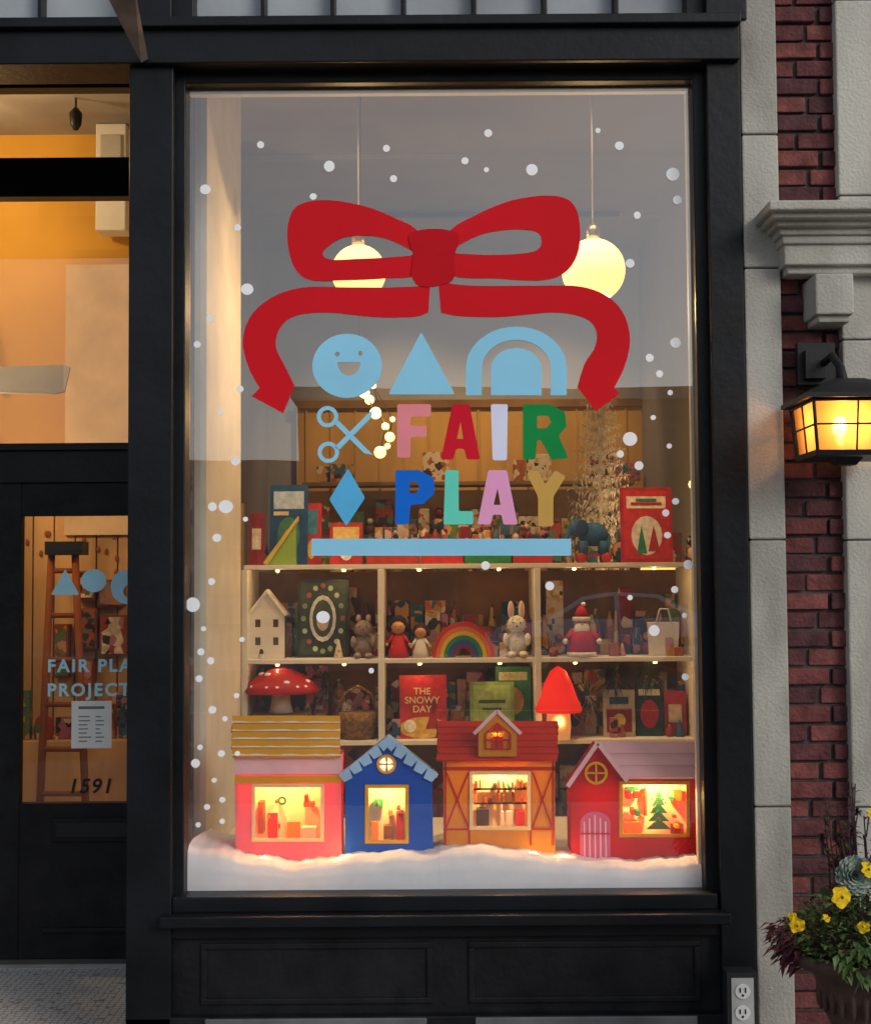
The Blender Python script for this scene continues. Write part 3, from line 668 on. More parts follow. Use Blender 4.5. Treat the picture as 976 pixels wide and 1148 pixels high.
def santa(px,zt,h,Y=1.52):
    b=MB(); cx=X(px); Rr=mat('santa_red','a81e24',.85,bump=.3); Wf=mat('santa_white','e0dac8',.95,bump=.6,bscale=80); SK=mat('doll_skin','c8925c',.7); K=mat('bead_black','0c0a08',.3)
    b.lathe((cx,Y,zt),[(h*.24,.001),(h*.27,h*.12),(h*.24,h*.35),(h*.13,h*.55)],Rr,20); b.lathe((cx,Y,zt),[(h*.27,.002),(h*.285,h*.05),(h*.27,h*.09)],Wf,20)
    b.ell((cx,Y,zt+h*.62),(h*.14,h*.13,h*.13),SK); b.ell((cx,Y-h*.08,zt+h*.5),(h*.15,h*.09,h*.15),Wf)
    b.lathe((cx,Y,zt+h*.66),[(h*.16,0),(h*.17,h*.04),(h*.16,h*.08)],Wf,20); b.lathe((cx,Y,zt+h*.73),[(h*.15,0),(h*.1,h*.12),(h*.04,h*.22)],Rr,18); b.ell((cx+.01,Y,zt+h*.97),h*.045,Wf,10,8)
    for s_ in (-1,1): 
        b.tube([(cx+s_*h*.14,Y,zt+h*.48),(cx+s_*h*.3,Y-.03,zt+h*.32)],[h*.07,h*.055],Rr); b.ell((cx+s_*h*.31,Y-.035,zt+h*.29),h*.055,Wf,10,8); b.ell((cx+s_*h*.05,Y-h*.125,zt+h*.64),h*.013,K,8,6)
    b.ell((cx,Y-h*.14,zt+h*.6),h*.025,SK,8,6)
    b.finish('santa_figurine')
santa(652,zB,.24)
bg=MB(); BW=mat('tote_white','d4cdba',.9,bump=.3); bg.prism([(X(728),1.52,zB+.001),(X(760),1.52,zB+.001),(X(762),1.52,zB+.15),(X(726),1.52,zB+.15)],[(X(730),1.6,zB+.001),(X(758),1.6,zB+.001),(X(760),1.58,zB+.15),(X(728),1.58,zB+.15)],BW)
bg.tube([(X(736),1.52,zB+.15),(X(740),1.51,zB+.21),(X(749),1.51,zB+.21),(X(753),1.52,zB+.15)],.004,BW); bg.finish('gift_bag')
def mushroom(name,px,zt,h,w,Y=1.53):
    b=MB(); cx=X(px); cap=mat('mushroom_red','b81a18',.5,trans=.3); stem=mat('mushroom_stem','eadfc8',.7,trans=.3)
    b.lathe((cx,Y,zt),[(w*.16,.001),(w*.13,h*.2),(w*.11,h*.5)],stem,18)
    pr=[(w*.12,h*.47),(w*.48,h*.45),(w*.5,h*.5),(w*.44,h*.66),(w*.3,h*.84),(w*.14,h*.96),(w*.02,h)]
    b.lathe((cx,Y,zt),pr,cap,24)
    for i in range(9):
        a=-math.pi*(.12+.095*i); t_=random.choice([.38,.26,.42]); zz={.38:.7,.26:.86,.42:.6}[t_]
        b.ell((cx+w*t_*math.cos(a),Y+w*t_*math.sin(a),zt+h*zz),(w*.045,w*.045,w*.03),WHITE,10,6)
    b.finish(name)
mushroom('toy_mushroom',314,zC+.12,.2,.34); 
bk2=MB(); WK=mat('wicker','7c5a2a',.8,var=.5,scale=60,bump=.8,bscale=80)
bk2.lathe((X(314),1.54,zC),[(.1,.001),(.125,.06),(.13,.119),(.118,.119)],WK,24); bk2.finish('wicker_basket')
bk2=MB(); bk2.lathe((X(400),1.55,zC),[(.07,.001),(.085,.07),(.09,.12),(.08,.12)],WK,24); bk2.tube([(X(400)-.085,1.55,zC+.115),(X(400)-.06,1.55,zC+.2),(X(400),1.55,zC+.235),(X(400)+.06,1.55,zC+.2),(X(400)+.085,1.55,zC+.115)],.006,WK); bk2.finish('wicker_basket')
plush('plush_bear',384,zC,.2,'b9a890','98785c',.12,Y=1.62)
book('picture_book',447,500,zC,70,'b8351f',[(.04,.04,.96,.96,'c02c1f','r'),(.0,.0,1,.34,'d0a840','e'),(.55,.15,.85,.5,'9a2018','t'),(.6,.45,.8,.62,'9a2018','e'),(.1,.1,.35,.3,'e8dcc0','e')],Y=1.53)
BT=grp('book_title_lettering')
TYm=mat('title_yellow','f0d890',.5)
for s_,py in (('THE',776),('SNOWY',786),('DAY',796)):
    x_,z_=PX(473,py,1.53); text(s_,x_,z_-.01,1.528,.042,TYm,'title_'+s_.lower(),BT)
book('picture_book',526,576,zC,62,'7d9840',[(.08,.06,.92,.94,'94a858','r'),(.2,.62,.8,.68,'3a4a1a','r'),(.28,.5,.72,.54,'3a4a1a','r'),(.3,.15,.7,.4,'b8b888','e')],Y=1.53)
book('picture_book',556,596,zC,78,'2f6a3a',[(.1,.8,.9,.92,'c0b880','r'),(.2,.3,.8,.7,'b8842a','e')],Y=1.6)
book('picture_book',676,712,zC,52,'a89f84',[(.1,.1,.9,.6,'7c2020','r'),(.2,.7,.8,.85,'24405a','r'),(.3,.2,.7,.5,'c8a840','e')],Y=1.54)
book('picture_book',714,744,zC,58,'203a2a',[(.15,.15,.85,.7,'a8281f','e'),(.1,.78,.9,.9,'c8c0a8','r')],Y=1.56)
book('picture_book',746,770,zC,50,'982a20',[(.2,.3,.8,.7,'c8b890','r')],Y=1.56)
cl_=grp('gnome_lamp'); b=MB(); cx=X(624); 
b.lathe((cx,1.47,zC),[(.05,.001),(.055,.06),(.05,.13)],mat('lamp_stem','f4d8a0',.7,trans=.5,emit=(1,.5,.16),es=.5),20)
b.lathe((cx,1.47,zC+.12),[(.1,0),(.105,.015),(.085,.06),(.06,.13),(.035,.18),(.006,.2)],mat('lamp_cap','e8281c',.6,trans=.5,emit=(1,.04,.015),es=.6),24)
b.finish('shade',cl_); light('bulb',(cx,1.40,zC+.09),.6,(1,.45,.15),.004,cl_)
GR=mat('pine_sprig',(.02,.05,.02),.7,var=.4,scale=40)
pl=MB()
for c0 in [(X(660),1.56,zC+.18),(X(640),1.54,zC+.12),(X(560),1.66,zC+.26),(X(690),1.58,zC+.26),(X(730),1.58,zC+.27),(X(365),1.6,zC+.22)]:
    for i in range(110):
        d=Vector((random.gauss(0,1),random.gauss(0,.5),random.gauss(0,.8))); pl.leaf(Vector(c0)+d*.02,d,random.uniform(.04,.11),.007,GR)
pl.finish('pine_sprigs',recalc=False)
# ============================================================ DEEP ROOM
cab=MB(); cab.box(.1,1.5,3.0,3.5,0,1.35,PINE); cab.box(.08,1.52,2.98,3.52,1.35,1.39,PINE)
for i in range(4): cab.box(.13+i*.34,.43+i*.34,2.985,2.999,.2,1.28,WOOD)
cab.finish('shop_counter',bevel=.004)
xt=MB(); FW=mat('feather_tree',(.80,.77,.70),.8,var=.15,trans=.3)
tx,ty=PX(672,500,3.2)[0],3.2; tb=1.39; tt=PX(660,378,3.2)[1]
xt.tube([(tx,ty,tb),(tx,ty,tt)],[.012,.004],FW)
for k in range(20):
    zz=tb+.10+(tt-tb-.12)*k/20; L0=.26*(1-k/20)+.02
    for j in range(8):
        a=j*2*math.pi/8+k*.7+random.uniform(-.2,.2); e_=Vector((tx+L0*math.cos(a),ty+L0*math.sin(a),zz+L0*.25)); b0=Vector((tx,ty,zz))
        for q in range(26):
            p=b0.lerp(e_,.08+.92*q/26); d=Vector((random.gauss(0,1),random.gauss(0,1),random.gauss(0,1))); xt.leaf(p,d,.045,.009,FW)
xt.finish('feather_christmas_tree',recalc=False)
ws=MB()
for zz in (1.55,1.95):
    ws.box(-1.0,1.5,5.65,5.9,zz-.03,zz,WOOD)
    clutrow(ws,-.95,1.4,5.70,5.75,zz,(.06,.2),(.1,.30),.7)
ws.box(-1.0,1.5,5.65,5.9,2.32,2.35,WOOD)
x=-.9
while x<1.3: clutrow(ws,x,x+.2,5.70,5.75,2.35,(.08,.2),(.1,.25),.7); x+=random.uniform(.5,.9)
ws.finish('wall_shelves',bevel=.003)
GLOBE=mat('globe_glass',(1,.9,.7),.5,emit=(1,.66,.13),es=1.45,var=.02,spec=.1)
for (px,py,rpx,Y) in ((402,305,31,1.15),(665,303,36,1.0)):
    g_=grp('pendant_lamp'); b=MB(); p=P3(px,py,Y); r=rpx*(4.6+Y)/F
    b.ell(p,r,GLOBE,32,20); b.lathe((p.x,p.y,p.z+r*.95),[(.03,0),(.03,.05),(.012,.07)],mat('brass',(.5,.35,.12),.3,metal=1),16)
    b.tube([(p.x,p.y,p.z+r+.06),(p.x,p.y,4.2)],.0035,mat('cord_white',(.6,.6,.58),.6),6)
    b.finish('globe_and_cord',g_); light('globe_light',(p.x,p.y-.0,p.z-r-.03),14,(1,.62,.28),.004,g_)
sl=grp('string_lights'); b=MB(); pp=[]
for (x,y,r) in ((405,300,0),(402,380,0),(408,440,10),(421,463,11),(414,448,9),(437,490,9),(426,507,11),(432,478,7),(418,432,6),(440,470,5),(434,500,6)):
    p=P3(x,y,2.4+random.uniform(-.1,.1)); 
    if r: b.ell(p,r*7/F*.62,BULB,12,8)
    pp.append(p)
pp[0].z=4.2
b.tube(pp,.003,DARK,5); b.finish('bulbs_and_wire',sl); light('bulb_glow',pp[3]+Vector((0,-.1,0)),9,(1,.58,.22),.004,sl)
b=MB(); tb_=grp('table_lamp'); p=P3(777,543,2.0); b.ell(p,.024,BULB,12,8); b.lathe((p.x,p.y,zA),[(.05,0),(.012,.02),(.008,p.z-zA-.02)],DARK,12); b.finish('lamp',tb_)
g_=grp('ceiling_fill_lamp'); b=MB(); b.lathe((-3.0,2.3,4.05),[(.13,0),(.15,.04),(.1,.12),(.03,.15)],GLOBE,24); b.finish('shade',g_)  # added lamp, out of view, to light the ochre side of the room
light('ceiling_fill',(-2.7,2.2,3.85),50,(1,.66,.32),.1,g_)
dl=grp('fill_spotlight')  # added track spots that brighten the shelves and the back wall
b=MB(); b.box(-.7,1.1,.55,.58,4.15,4.18,DARK)
for x in (-.4,.25,.85): b.lathe((x,.565,3.98),[(.045,0),(.045,.12),(.02,.16)],DARK,16)
b.box(-.8,1.3,4.85,4.88,4.15,4.18,DARK)
for x in (-.3,.8): b.lathe((x,4.865,4.02),[(.045,0),(.045,.1),(.02,.13)],DARK,16)
b.finish('fill_track',dl)
for x in (-.4,.25,.85):
    o=light('fill_spot',(x,.565,3.96),85,(1,.66,.34),.03,dl,'SPOT'); o.data.spot_size=rad(58); o.data.spot_blend=.8; o.rotation_euler=(rad(25),0,0)
for x in (-.3,.8):
    o=light('fill_spot',(x,4.865,4.0),95,(1,.66,.33),.03,dl,'SPOT'); o.data.spot_size=rad(85); o.data.spot_blend=.9; o.rotation_euler=(rad(28),0,0)
rl=grp('counter_fill_lamp'); b=MB(); b.lathe((1.3,3.3,1.39),[(.08,0),(.02,.02),(.012,.25)],DARK,16); b.lathe((1.3,3.3,1.63),[(.13,0),(.08,.16)],GLOBE,20); b.finish('lamp',rl); light('bulb',(1.3,3.3,1.9),12,(1,.6,.25),.02,rl)  # added lamp to brighten the back of the shop
ds=MB()
ds.box(PX(75,400,3.15)[0],PX(200,400,3.15)[0],3.12,3.19,PX(80,600,3.15)[1],PX(80,298,3.15)[1],mat('pale_panel','d8bc92',.8)); ds.finish('wall_panel')
ds=MB(); ds.boxpx(107,141,138,258,3.0,3.15,WHITE); ds.boxpx(112,136,150,200,2.985,3.0,mat('speaker_mesh',(.5,.5,.48),.8)); ds.finish('wall_speaker',bevel=.008)
fn=MB(); hz=PX(30,425,2.4)[1]; hx=PX(-55,425,2.4)[0]; FB=mat('fan_blade',(.30,.28,.24),.5)
fn.lathe((hx,2.4,hz-.05),[(.05,0),(.11,.04),(.11,.12),(.04,.16)],FB,24); fn.tube([(hx,2.4,hz+.1),(hx,2.4,4.2)],.015,FB)
for k in range(4):
    a=k*math.pi/2; M=Matrix.Rotation(a,3,'Z')
    A=[Vector((.1,-.05,-.07)),Vector((.56,-.07,-.085)),Vector((.6,-.05,-.07)),Vector((.6,.05,.07)),Vector((.56,.07,.085)),Vector((.1,.05,.07))]
    fn.prism([M@q+Vector((hx,2.4,hz)) for q in A],[M@(q+Vector((0,.01,-.004)))+Vector((hx,2.4,hz)) for q in A],FB)
fn.finish('ceiling_fan')
tl=MB(); p=P3(85,125,2.6); tl.tube([p,(p.x,p.y,4.2)],.006,DARK); tl.lathe((p.x,p.y,p.z-.1),[(.012,0),(.03,.03),(.035,.09),(.012,.12)],DARK,14); tl.finish('hanging_spotlight')
dw=MB()
for i in range(16):
    x=-3.0+i*.12; dw.box(x,x+.112,3.16+random.uniform(-.004,.0),3.198,0,2.05,PINE)
for i in range(14):
    a=random.uniform(30,140); y=random.uniform(585,660); p=P3(a,y,3.15); dw.ell(p,(.012,.006,.02),BRN,8,6)
dw.finish('plank_wall',bevel=.003)
ld=MB()
for (t_,b_) in ((P3(58,615,2.75),P3(40,1000,2.4)),(P3(84,615,2.75),P3(100,1000,2.4))): ld.tube([t_,b_],.02,BRN)
for k in range(7):
    y=640+k*50; ld.tube([P3(57-k*1.8,y,2.73-k*.05),P3(85+k*1.8,y,2.73-k*.05)],.014,BRN)
ld.boxpx(50,92,607,622,2.68,2.82,DARK); ld.finish('step_ladder')
for (a,b,t,u,c) in ((84,108,682,728,'6a5a4a'),(112,140,690,735,'d8c8a8'),(88,104,740,770,'a85a3a'),(110,138,650,680,'8a7a5a'),(86,106,640,672,'c8b898'),(60,76,700,760,'7a5030'),(112,128,790,850,'b8945a')):
    q=MB(); q.boxpx(a,b,t,u,3.08,3.155,BRN); q.boxpx(a+2,b-2,t+2,u-2,3.07,3.08,mat('pic_'+c,c,.6,var=.4,scale=25,pat=True)); q.finish('framed_picture')
DBj=MB(); DBj.box(-2.9,-1.5,2.85,3.15,.0,.75,PINE); clutrow(DBj,-2.88,-1.55,2.9,2.95,.75,(.06,.12),(.08,.28),.6)
DBj.finish('merchandise_table',bevel=.003)
# added pendant bulb over the table, put in to warm the view through the door glass
tp=grp('pendant_fill_bulb'); b=MB(); b.ell((-2.45,2.3,2.35),.05,BULB,14,10); b.tube([(-2.45,2.3,2.4),(-2.45,2.3,4.2)],.004,DARK,6); b.finish('fill_bulb_and_cord',tp); light('pendant_fill',(-2.4,2.25,2.26),16,(1,.62,.27),.01,tp)
dd=grp('door_sign_decal'); b=MB(); YQ=YD+.036
b.spx([rnd([(73,638),(57,667),(89,667)],2)],YQ,.002,LBD); b.spx([circ(105,651,14,24,ry=13)],YQ,.002,LBD)
b.spx([circ(141,658,17,24,a0=0,a1=360,ry=19),circ(146,663,8,16)],YQ,.002,LBD)
b.finish('shapes',dd)
zz=PX(100,753,YQ)[1]; x_=PX(53,753,YQ)[0]
for nm,tx_,py in (('line_1','FAIR PLAY',753),('line_2','PROJECT',780)):
    o=text(tx_,x_,PX(100,py,YQ)[1],YQ,.074,LBD,nm,dd,align='LEFT'); o.data.space_character=1.25; o.data.offset=.0022
hn=grp('house_number_sign')
for i,ch in enumerate('1591'):
    o=text(ch,PX(76+i*13,889,YQ)[0],PX(80,889,YQ)[1],YQ-.006-.001*i,.085,DARK,'digit_%d'%(i+1),hn,align='LEFT'); o.data.shear=.2; o.data.offset=.0018
nb=MB(); nb.boxpx(80,125,786,839,YQ,YQ+.002,WHITE)
TX=mat('print_grey',(.16,.16,.16),.8)
nb.boxpx(88,117,792,795,YQ-.001,YQ-.0002,TX)
for i in range(7): nb.boxpx(88,100+random.uniform(-3,3),803+i*4.6,804.2+i*4.6,YQ-.001,YQ-.0002,TX); nb.boxpx(107,115+random.uniform(-3,2),803+i*4.6,804.2+i*4.6,YQ-.001,YQ-.0002,TX)
nb.finish('opening_hours_notice')
# ============================================================ WALL LANTERN
wl=grp('wall_lantern'); b=MB(); YL=-.28; cxp=947
def sq(cpx,py,hw):
    c=P3(cpx,py,YL); k=hw*(4.6+YL)/F
    return [c+Vector(q) for q in ((-k,-k,0),(k,-k,0),(k,k,0),(-k,k,0))]
b.boxpx(894,936,384,431,-.13,-.10,DARK); b.boxpx(903,926,392,424,-.16,-.13,DARK)
c0=P3(922,408,-.15); 
b.tube([c0,Vector((c0.x+.01,-.22,c0.z+.015)),P3(942,412,YL+.02),P3(947,430,YL)],.013,DARK)
b.prism(sq(cxp,434,34),sq(cxp,426,16),DARK); b.prism(sq(cxp,447,58),sq(cxp,434,34),DARK); b.prism(sq(cxp,452,58),sq(cxp,447,58),DARK)
b.prism(sq(cxp,514,44),sq(cxp,508,46),DARK); b.prism(sq(cxp,522,10),sq(cxp,514,16),DARK)
T=sq(cxp,452,49);B=sq(cxp,508,43)
for i in range(4):
    j=(i+1)%4
    b.tube([T[i],B[i]],.006,DARK,6)
    b.tube([(T[i]+T[j])/2,(B[i]+B[j])/2],.0035,DARK,6)
    b.tube([(T[i]+B[i])/2,(T[j]+B[j])/2],.0035,DARK,6)
    b.tube([T[i]*.97+B[i]*.03,T[j]*.97+B[j]*.03],.006,DARK,6)
b.finish('cage',wl,bevel=.001)
LG=bpy.data.materials.new('lantern_glass'); LG.use_nodes=True; nt=LG.node_tree; nt.nodes.clear()
o_=nt.nodes.new('ShaderNodeOutputMaterial'); t1=nt.nodes.new('ShaderNodeBsdfTranslucent'); t1.inputs[0].default_value=(1,.60,.26,1); t2=nt.nodes.new('ShaderNodeBsdfTransparent'); mx=nt.nodes.new('ShaderNodeMixShader'); mx.inputs[0].default_value=.5
t2.inputs[0].default_value=(1,.85,.6,1)
nt.links.new(t2.outputs[0],mx.inputs[1]); nt.links.new(t1.outputs[0],mx.inputs[2]); nt.links.new(mx.outputs[0],o_.inputs[0])
b=MB()
for i in range(4):
    j=(i+1)%4; c=(T[0]+B[2])/2
    q=[p.lerp(Vector((c.x,c.y,p.z)),.06) for p in (T[i],T[j],B[j],B[i])]; b.add(q,[[0,1,2,3]],LG)
b.finish('glass_panes',wl,recalc=False)
b=MB(); lc=P3(cxp-6,478,YL); b.ell(lc,(.024,.024,.034),mat('lantern_bulb',(1,.8,.5),.3,emit=(1,.6,.2),es=8),16,10); b.lathe(lc-Vector((0,0,.08)),[(.014,0),(.014,.05)],CREAM,12); b.finish('bulb',wl)
light('lantern_light',lc+Vector((0,-.035,.01)),3.4,(1,.48,.14),.02,wl)
# ============================================================ OUTLET BOX
ob=MB(); ob.boxpx(815,849,1091,1160,-.17,-.10,mat('outlet_box_dark',(.05,.05,.055),.4,metal=.5)); ob.boxpx(820,845,1097,1156,-.174,-.17,mat('outlet_plate',(.5,.5,.48),.4))
for yy in (1112,1136):
    ob.spx([circ(832.5,yy,8.5,20)],-.178,.003,WHITE)
    for dx in (-3,3): ob.boxpx(832.5+dx-.8,832.5+dx+.8,yy-4,yy+1.5,-.180,-.1785,DARK)
    ob.spx([circ(832.5,yy+4.5,1.5,10)],-.180,.001,DARK)
ob.finish('electrical_outlet',bevel=.001)
# ============================================================ PLANTER
YP=-.75; pcx=PX(972,1060,YP)[0]; pz=PX(972,1060,YP)[1]; k=(4.6+YP)/F
URN=mat('urn_brown',(.075,.045,.036),.7,var=.4,scale=15,bump=.4)
b=MB(); R0=92*k
b.lathe((pcx,YP,0),[(R0*.6,0),(R0*.62,.05),(R0*.4,.09),(R0*.34,.18),(R0*.36,pz-.26),(R0*.5,pz-.19),(R0*.58,pz-.12),(R0*.66,pz-.07),(R0*.9,pz-.045),(R0*1.0,pz-.03),(R0*1.02,pz-.005),(R0*.96,pz),(R0*.9,pz-.01),(R0*.88,pz-.03)],URN,48)
for i in range(26):
    a=i*2*math.pi/26; b.ell((pcx+R0*.57*math.cos(a),YP+R0*.57*math.sin(a),pz-.13),(.01,.01,.045),URN,8,6)
b.finish('planter_urn')
b=MB()
LF=[mat('leaf_%d'%i,c,.6,var=.4,scale=30) for i,c in enumerate([(.06,.12,.03),(.09,.16,.035),(.035,.07,.02),(.12,.18,.06)])]
PU=[mat('leaf_purple',(.045,.015,.026),.6,var=.4,scale=30),mat('leaf_burgundy',(.11,.018,.035),.6,var=.4,scale=30)]
KL=[mat('kale_pale',(.32,.38,.33),.8,var=.25,scale=40,bump=.4),mat('kale_grey',(.17,.25,.20),.8,var=.3,scale=40,bump=.4)]
b.ell((pcx,YP,pz+.0),(R0*.86,R0*.86,.05),mat('potting_soil',(.02,.014,.01),.95),20,10)
for i in range(2300):
    a=random.uniform(0,6.283); rr=R0*1.0*math.sqrt(random.random()); hh=(1-(rr/R0)**2)*.17+.01
    c=Vector((pcx+rr*math.cos(a),YP+rr*math.sin(a),pz+random.uniform(.0,1)*hh))
    d=Vector((math.cos(a)*random.uniform(.2,1.2)+random.gauss(0,.4),math.sin(a)*random.uniform(.2,1.2)+random.gauss(0,.4),random.uniform(-.1,1)))
    b.leaf(c,d,random.uniform(.018,.042),random.uniform(.009,.02),random.choice(LF if random.random()<.86 else PU),droop=.25)
for i in range(300):
    a=rad(random.choice([random.uniform(160,205),random.uniform(235,320)])); rr=R0*random.uniform(.92,1.12)
    c=Vector((pcx+rr*math.cos(a),YP+rr*math.sin(a)*1,pz+random.uniform(-.035,.06)))
    b.leaf(c,(math.cos(a)+random.gauss(0,.5),math.sin(a)+random.gauss(0,.5),random.uniform(-1,.5)),random.uniform(.025,.05),.018,random.choice(PU) if a<4.0 else random.choice(LF),droop=.3)
for i in range(60):
    x=pcx+random.uniform(-.08,.16); y=YP+random.uniform(-.02,.12); h_=random.uniform(.12,.40)
    top=Vector((x+random.gauss(0,.03),y,pz+.05+h_)); b.tube([(x,y,pz),(x*.5+top.x*.5+.005,y,pz+.05+h_*.5),top],[.003,.0025,.002],PU[0],5)
    for q in range(12):
        p=Vector((x,y,pz)).lerp(top,random.uniform(.25,1)); b.leaf(p,(random.gauss(0,1),random.gauss(0,1),random.uniform(0,1)),random.uniform(.02,.045),.01,random.choice([PU[0],PU[1],LF[2],LF[0]]))
    if i%4==0:
        for q in range(26): b.leaf(top,(random.gauss(0,1),random.gauss(0,1),random.gauss(.2,1)),.02,.008,PU[0])
b.finish('planter_foliage',recalc=False)
def kale(px,py,r,Y):
    q=MB(); c=P3(px,py,Y)
    for ring in range(7):
        n=13-ring; tilt=.12+ring*.2; L_=r*(1-ring*.09)
        for i in range(n):
            a=i*2*math.pi/n+ring*.37+random.uniform(-.1,.1)
            rad_=Vector((math.cos(a),0,math.sin(a))); fw=Vector((0,-1,.25)).normalized(); tan=rad_.cross(fw).normalized()
            vs=[];fs=[];NU,NV=5,4
            for u in range(NU+1):
                s_=u/NU; w_=L_*.42*math.sin(math.pi*min(1,.12+s_*.78)); 
                for v_ in range(NV+1):
                    t_=v_/NV*2-1; ruf=.10*L_*s_*math.sin(t_*7+i*2+u)
                    vs.append(c+rad_*L_*s_*math.cos(tilt*1.1)+fw*(L_*s_*math.sin(tilt*1.1)+abs(t_)*L_*.12+ruf*.6)+tan*w_*t_)
            for u in range(NU):
                for v_ in range(NV): fs.append([u*(NV+1)+v_,(u+1)*(NV+1)+v_,(u+1)*(NV+1)+v_+1,u*(NV+1)+v_+1])
            q.add(vs,fs,KL[0] if (ring+i)%3 else KL[1],True)
    q.finish('ornamental_kale',recalc=False)
kale(957,982,.055,YP-.12)
def pansy(px,py,r,Y,m):
    q=MB(); c=P3(px,py,Y); rt=Matrix.Rotation(rad(random.uniform(-35,20)),3,'X')@Matrix.Rotation(rad(random.uniform(-35,35)),3,'Z')@Matrix.Rotation(rad(random.uniform(-25,25)),3,'Y')
    for i,a in enumerate((55,125,-5,185,270)):
        vs=[Vector((0,0,0))];n=12
        pc_=Vector((math.cos(rad(a))*r*.52,-.002*(i>1)-.0015*i,math.sin(rad(a))*r*.5)); rr=r*(.56 if i<4 else .62)
        for k in range(n):
            t=2*math.pi*k/n; vs.append(pc_+Vector((rr*math.cos(t),-.15*rr+.004*math.sin(t*3+i),rr*.9*math.sin(t))))
        vs.append(pc_)
        q.add([c+rt@v_ for v_ in vs],[[n+1,k+1,(k+1)%n+1] for k in range(n)],m,True)
    q.ell(c+rt@Vector((0,-.012,0)),(r*.14,.003,r*.16),mat('pansy_eye',(.2,.07,.01),.6),10,6)
    q.tube([c,c+Vector((0,.03,-.07))],.002,LF[0],5)
    q.finish('yellow_pansy',recalc=False)
PY=mat('pansy_yellow',(.80,.56,.02),.7,var=.2,scale=60,trans=.2,spec=.1)
for (x,y,r,Y) in ((941,1005,.029,-.92),(970,975,.022,-.9),(893,1036,.021,-.95),(974,912,.014,-.78),(888,1028,.012,-.94),(925,1030,.011,-.96),(968,1040,.016,-.97)): pansy(x,y,r,Y,PY)
# ============================================================ STREET (reflected)
gm=mat('sidewalk_concrete',(.27,.265,.25),.9,var=.15,scale=3,bump=.3,bscale=60)
ASP=mat('asphalt',(.05,.05,.052),.9,var=.25,scale=8,bump=.4,bscale=80)
b=MB(); b.add([(-400,-400,-.16),(400,-400,-.16),(400,400,-.16),(-400,400,-.16)],[[0,1,2,3]],mat('ground_soil',(.12,.11,.09),.95)); b.finish('ground')
b=MB(); b.box(-60,60,-5.4,-.02,-.15,-.01,gm)
for i in range(80): b.box(-60+i*1.5,-60+i*1.5+.01,-5.4,-.02,-.0105,-.008,MORT)
b.finish('sidewalk')
b=MB(); b.box(-60,60,-25.4,-22.4,-.15,-.01,gm); b.finish('sidewalk')
b=MB(); b.add([(-60,-22.4,-.14),(60,-22.4,-.14),(60,-5.4,-.14),(-60,-5.4,-.14)],[[0,1,2,3]],ASP)
for i in range(20): b.add([(-60+i*6,-13.98,-.136),(-57+i*6,-13.98,-.136),(-57+i*6,-13.86,-.136),(-60+i*6,-13.86,-.136)],[[0,1,2,3]],mat('road_paint',(.7,.55,.1),.8))
b.finish('road')
b=MB(); OB=mat('opposite_brick',(.14,.09,.06),.9,var=.3,scale=3)
b.box(-3.0,9,-33,-25.4,0,5.6,OB); b.box(-3.15,9.15,-33,-25.25,5.6,5.85,STONE2)
WG=mat('opposite_windows',(.03,.035,.04),.15)
for i in range(4):
    x=-2.4+i*2.9; b.box(x,x+2.3,-25.42,-25.38,.5,2.9,WG); b.box(x-.1,x+2.4,-25.5,-25.3,2.9,3.1,OB); b.box(x,x+2.3,-25.6,-25.3,3.15,3.3,BLK)
    b.box(x+.4,x+1.9,-25.41,-25.37,3.8,5.0,WG)
b.finish('brick_commercial_building')
b=MB(); b.box(9.5,26,-35,-25.6,0,9,mat('opposite_render',(.25,.2,.15),.9)); 
for i in range(5):
    for j in range(2): b.box(10.5+i*3,12+i*3,-25.63,-25.58,1+j*4,3.4+j*4,WG)
b.finish('corner_building')
b=MB(); b.box(-30,-5,-60,-50,0,6.5,mat('opposite_grey',(.16,.17,.18),.9))
for i in range(7): b.box(-29+i*3.3,-27+i*3.3,-50.03,-49.98,1,3,WG)
b.finish('warehouse_building')
car=grp('parked_car'); b=MB(); CP=mat('car_paint',(.55,.68,.82),.25,metal=0,coat=.8,var=.02,spec=.5); CG=mat('car_glass',(.02,.025,.03),.05,spec=.6); TY=mat('tyre',(.02,.02,.02),.9); HB=mat('wheel_alloy',(.5,.5,.5),.3,metal=.8)
cx,cy,cz=3.2,-21.2,-.14
low=[(-2.2,.35),(-2.25,.6),(-2.1,.88),(-1.2,1.0),(1.3,1.02),(2.1,.95),(2.25,.7),(2.2,.35)]
def ar(x0): return [(x0+.38*math.cos(t*math.pi/10),.32+.38*math.sin(t*math.pi/10)) for t in range(11)]
full=low+[(1.8,.3)]+ar(1.38)[0:11]+[(.9,.25),(-.9,.25)]+ar(-1.38)+[(-1.8,.3)]
def cp(l,y,sx=1): return [(cx+x*sx,cy+y,cz+z) for x,z in l]
b.prism(cp(full,-.88),cp(full,.88),CP)
cabn=[(-1.25,.98),(-.55,1.42),(.1,1.5),(.9,1.44),(1.75,1.0)]
A=cp(cabn,-.8);B=cp(cabn,.8); A=[(x,y+(z-cz-.98)*.35,z) for x,y,z in A];B=[(x,y-(z-cz-.98)*.35,z) for x,y,z in B]
b.prism(A,B,CP)
win=[(-1.05,1.02),(-.5,1.36),(.1,1.43),(.1,1.02)]; win2=[(.18,1.02),(.18,1.43),(.85,1.38),(1.45,1.04)]
for w in (win,win2):
    for s_ in (-1,1):
        q=[(cx+x,cy+s_*(.806-(z-.98)*.35),cz+z) for x,z in w]; q2=[(x,y-s_*.03,z) for x,y,z in q]; b.prism(q,q2,CG)
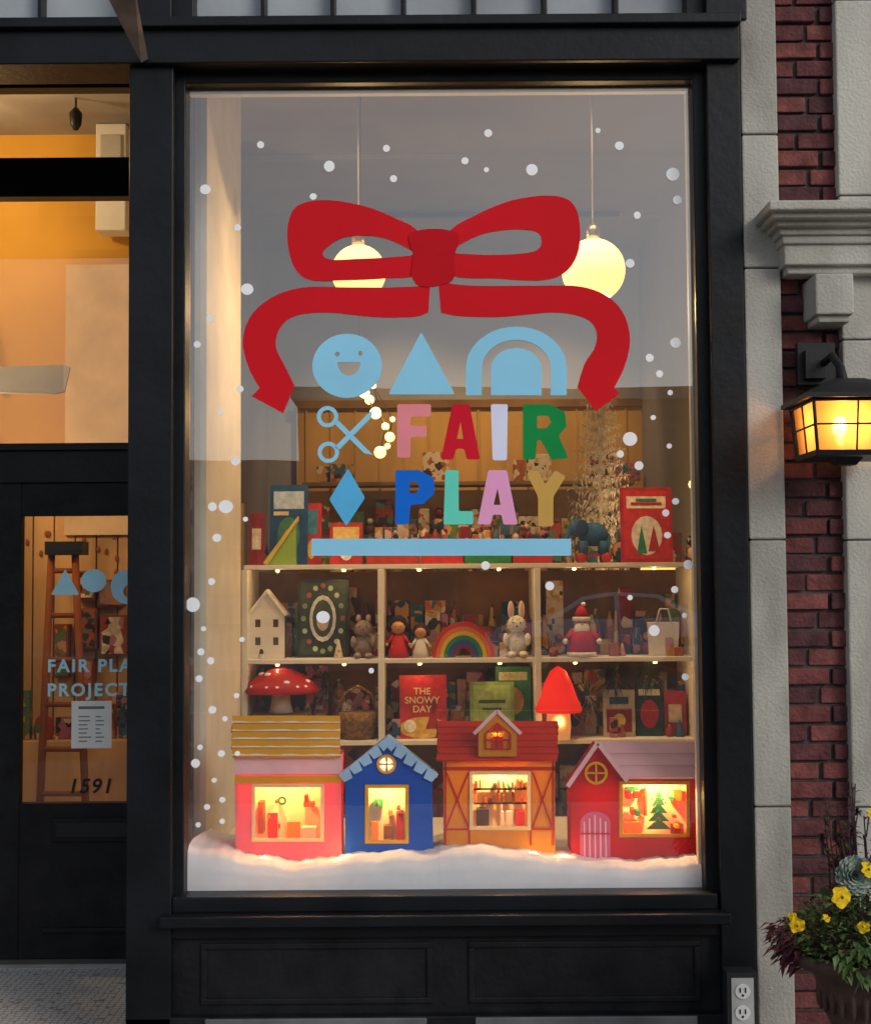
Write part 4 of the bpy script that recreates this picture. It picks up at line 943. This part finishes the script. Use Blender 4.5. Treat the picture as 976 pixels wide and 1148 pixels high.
b.prism([(cx-1.235,cy-.68,cz+1.02),(cx-1.235,cy+.68,cz+1.02),(cx-.62,cy+.58,cz+1.40),(cx-.62,cy-.58,cz+1.40)],[(cx-1.2,cy-.68,cz+1.0),(cx-1.2,cy+.68,cz+1.0),(cx-.58,cy+.58,cz+1.38),(cx-.58,cy-.58,cz+1.38)],CG)
for x in (-1.38,1.38):
    for s_ in (-1,1):
        b.tube([(cx+x,cy+s_*.9,cz+.32),(cx+x,cy+s_*.68,cz+.32)],.32,TY,24); b.tube([(cx+x,cy+s_*.91,cz+.32),(cx+x,cy+s_*.89,cz+.32)],.2,HB,16)
for s_ in (-1,1): b.box(cx-2.26,cx-2.05,cy+s_*.6-.18,cy+s_*.6+.18,cz+.6,cz+.75,mat('headlamp',(.8,.8,.8),.1)); b.box(cx+2.1,cx+2.26,cy+s_*.65-.15,cy+s_*.65+.15,cz+.65,cz+.85,mat('taillamp',(.5,.02,.02),.2))
b.finish('body',car,bevel=.03)
tr_=grp('street_tree'); b=MB(); BK=mat('bark',(.08,.06,.045),.95,bump=.6); tx,ty=14.5,-23.4
b.tube([(tx,ty,-.05),(tx+.05,ty,2),(tx-.05,ty,3.6)],[.16,.12,.08],BK,10); tips=[]
for i in range(12):
    a=random.uniform(0,6.28); e_=Vector((tx+1.4*math.cos(a),ty+1.4*math.sin(a),random.uniform(4,6.4))); b.tube([(tx,ty,2.4+i*.1),(Vector((tx,ty,3.2))+e_)/2,e_],[.06,.035,.012],BK,6); tips.append(e_)
b.finish('trunk_and_limbs',tr_); b=MB()
for i in range(3000):
    c=random.choice(tips).lerp(Vector((tx,ty,4.6)),random.uniform(0,.7))+Vector((random.gauss(0,.45),random.gauss(0,.45),random.gauss(0,.4))); b.leaf(c,(random.gauss(0,1),random.gauss(0,1),random.gauss(0,1)),.16,.1,random.choice(LF))
b.finish('crown_leaves',tr_,recalc=False)
# ============================================================ LIGHT
w=bpy.data.worlds.new('World'); scene.world=w; w.use_nodes=True; nt=w.node_tree
SR,SE=138,26
bgn=nt.nodes['Background']; sky=nt.nodes.new('ShaderNodeTexSky'); sky.sky_type='NISHITA'; sky.sun_disc=False
sky.sun_elevation=rad(SE); sky.sun_rotation=rad(SR); sky.air_density=1.0; sky.dust_density=1.5
hs=nt.nodes.new('ShaderNodeHueSaturation'); hs.inputs['Saturation'].default_value=.42
nt.links.new(sky.outputs[0],hs.inputs['Color']); nt.links.new(hs.outputs[0],bgn.inputs[0]); bgn.inputs[1].default_value=.15
sl_=bpy.data.lights.new('sun','SUN'); sl_.energy=.8; sl_.angle=rad(25); sl_.color=(1,.97,.93)
so=bpy.data.objects.new('sun',sl_); scene.collection.objects.link(so)
dirv=Vector((math.sin(rad(SR))*math.cos(rad(SE)),math.cos(rad(SR))*math.cos(rad(SE)),math.sin(rad(SE))))
so.rotation_euler=dirv.to_track_quat('Z','Y').to_euler()
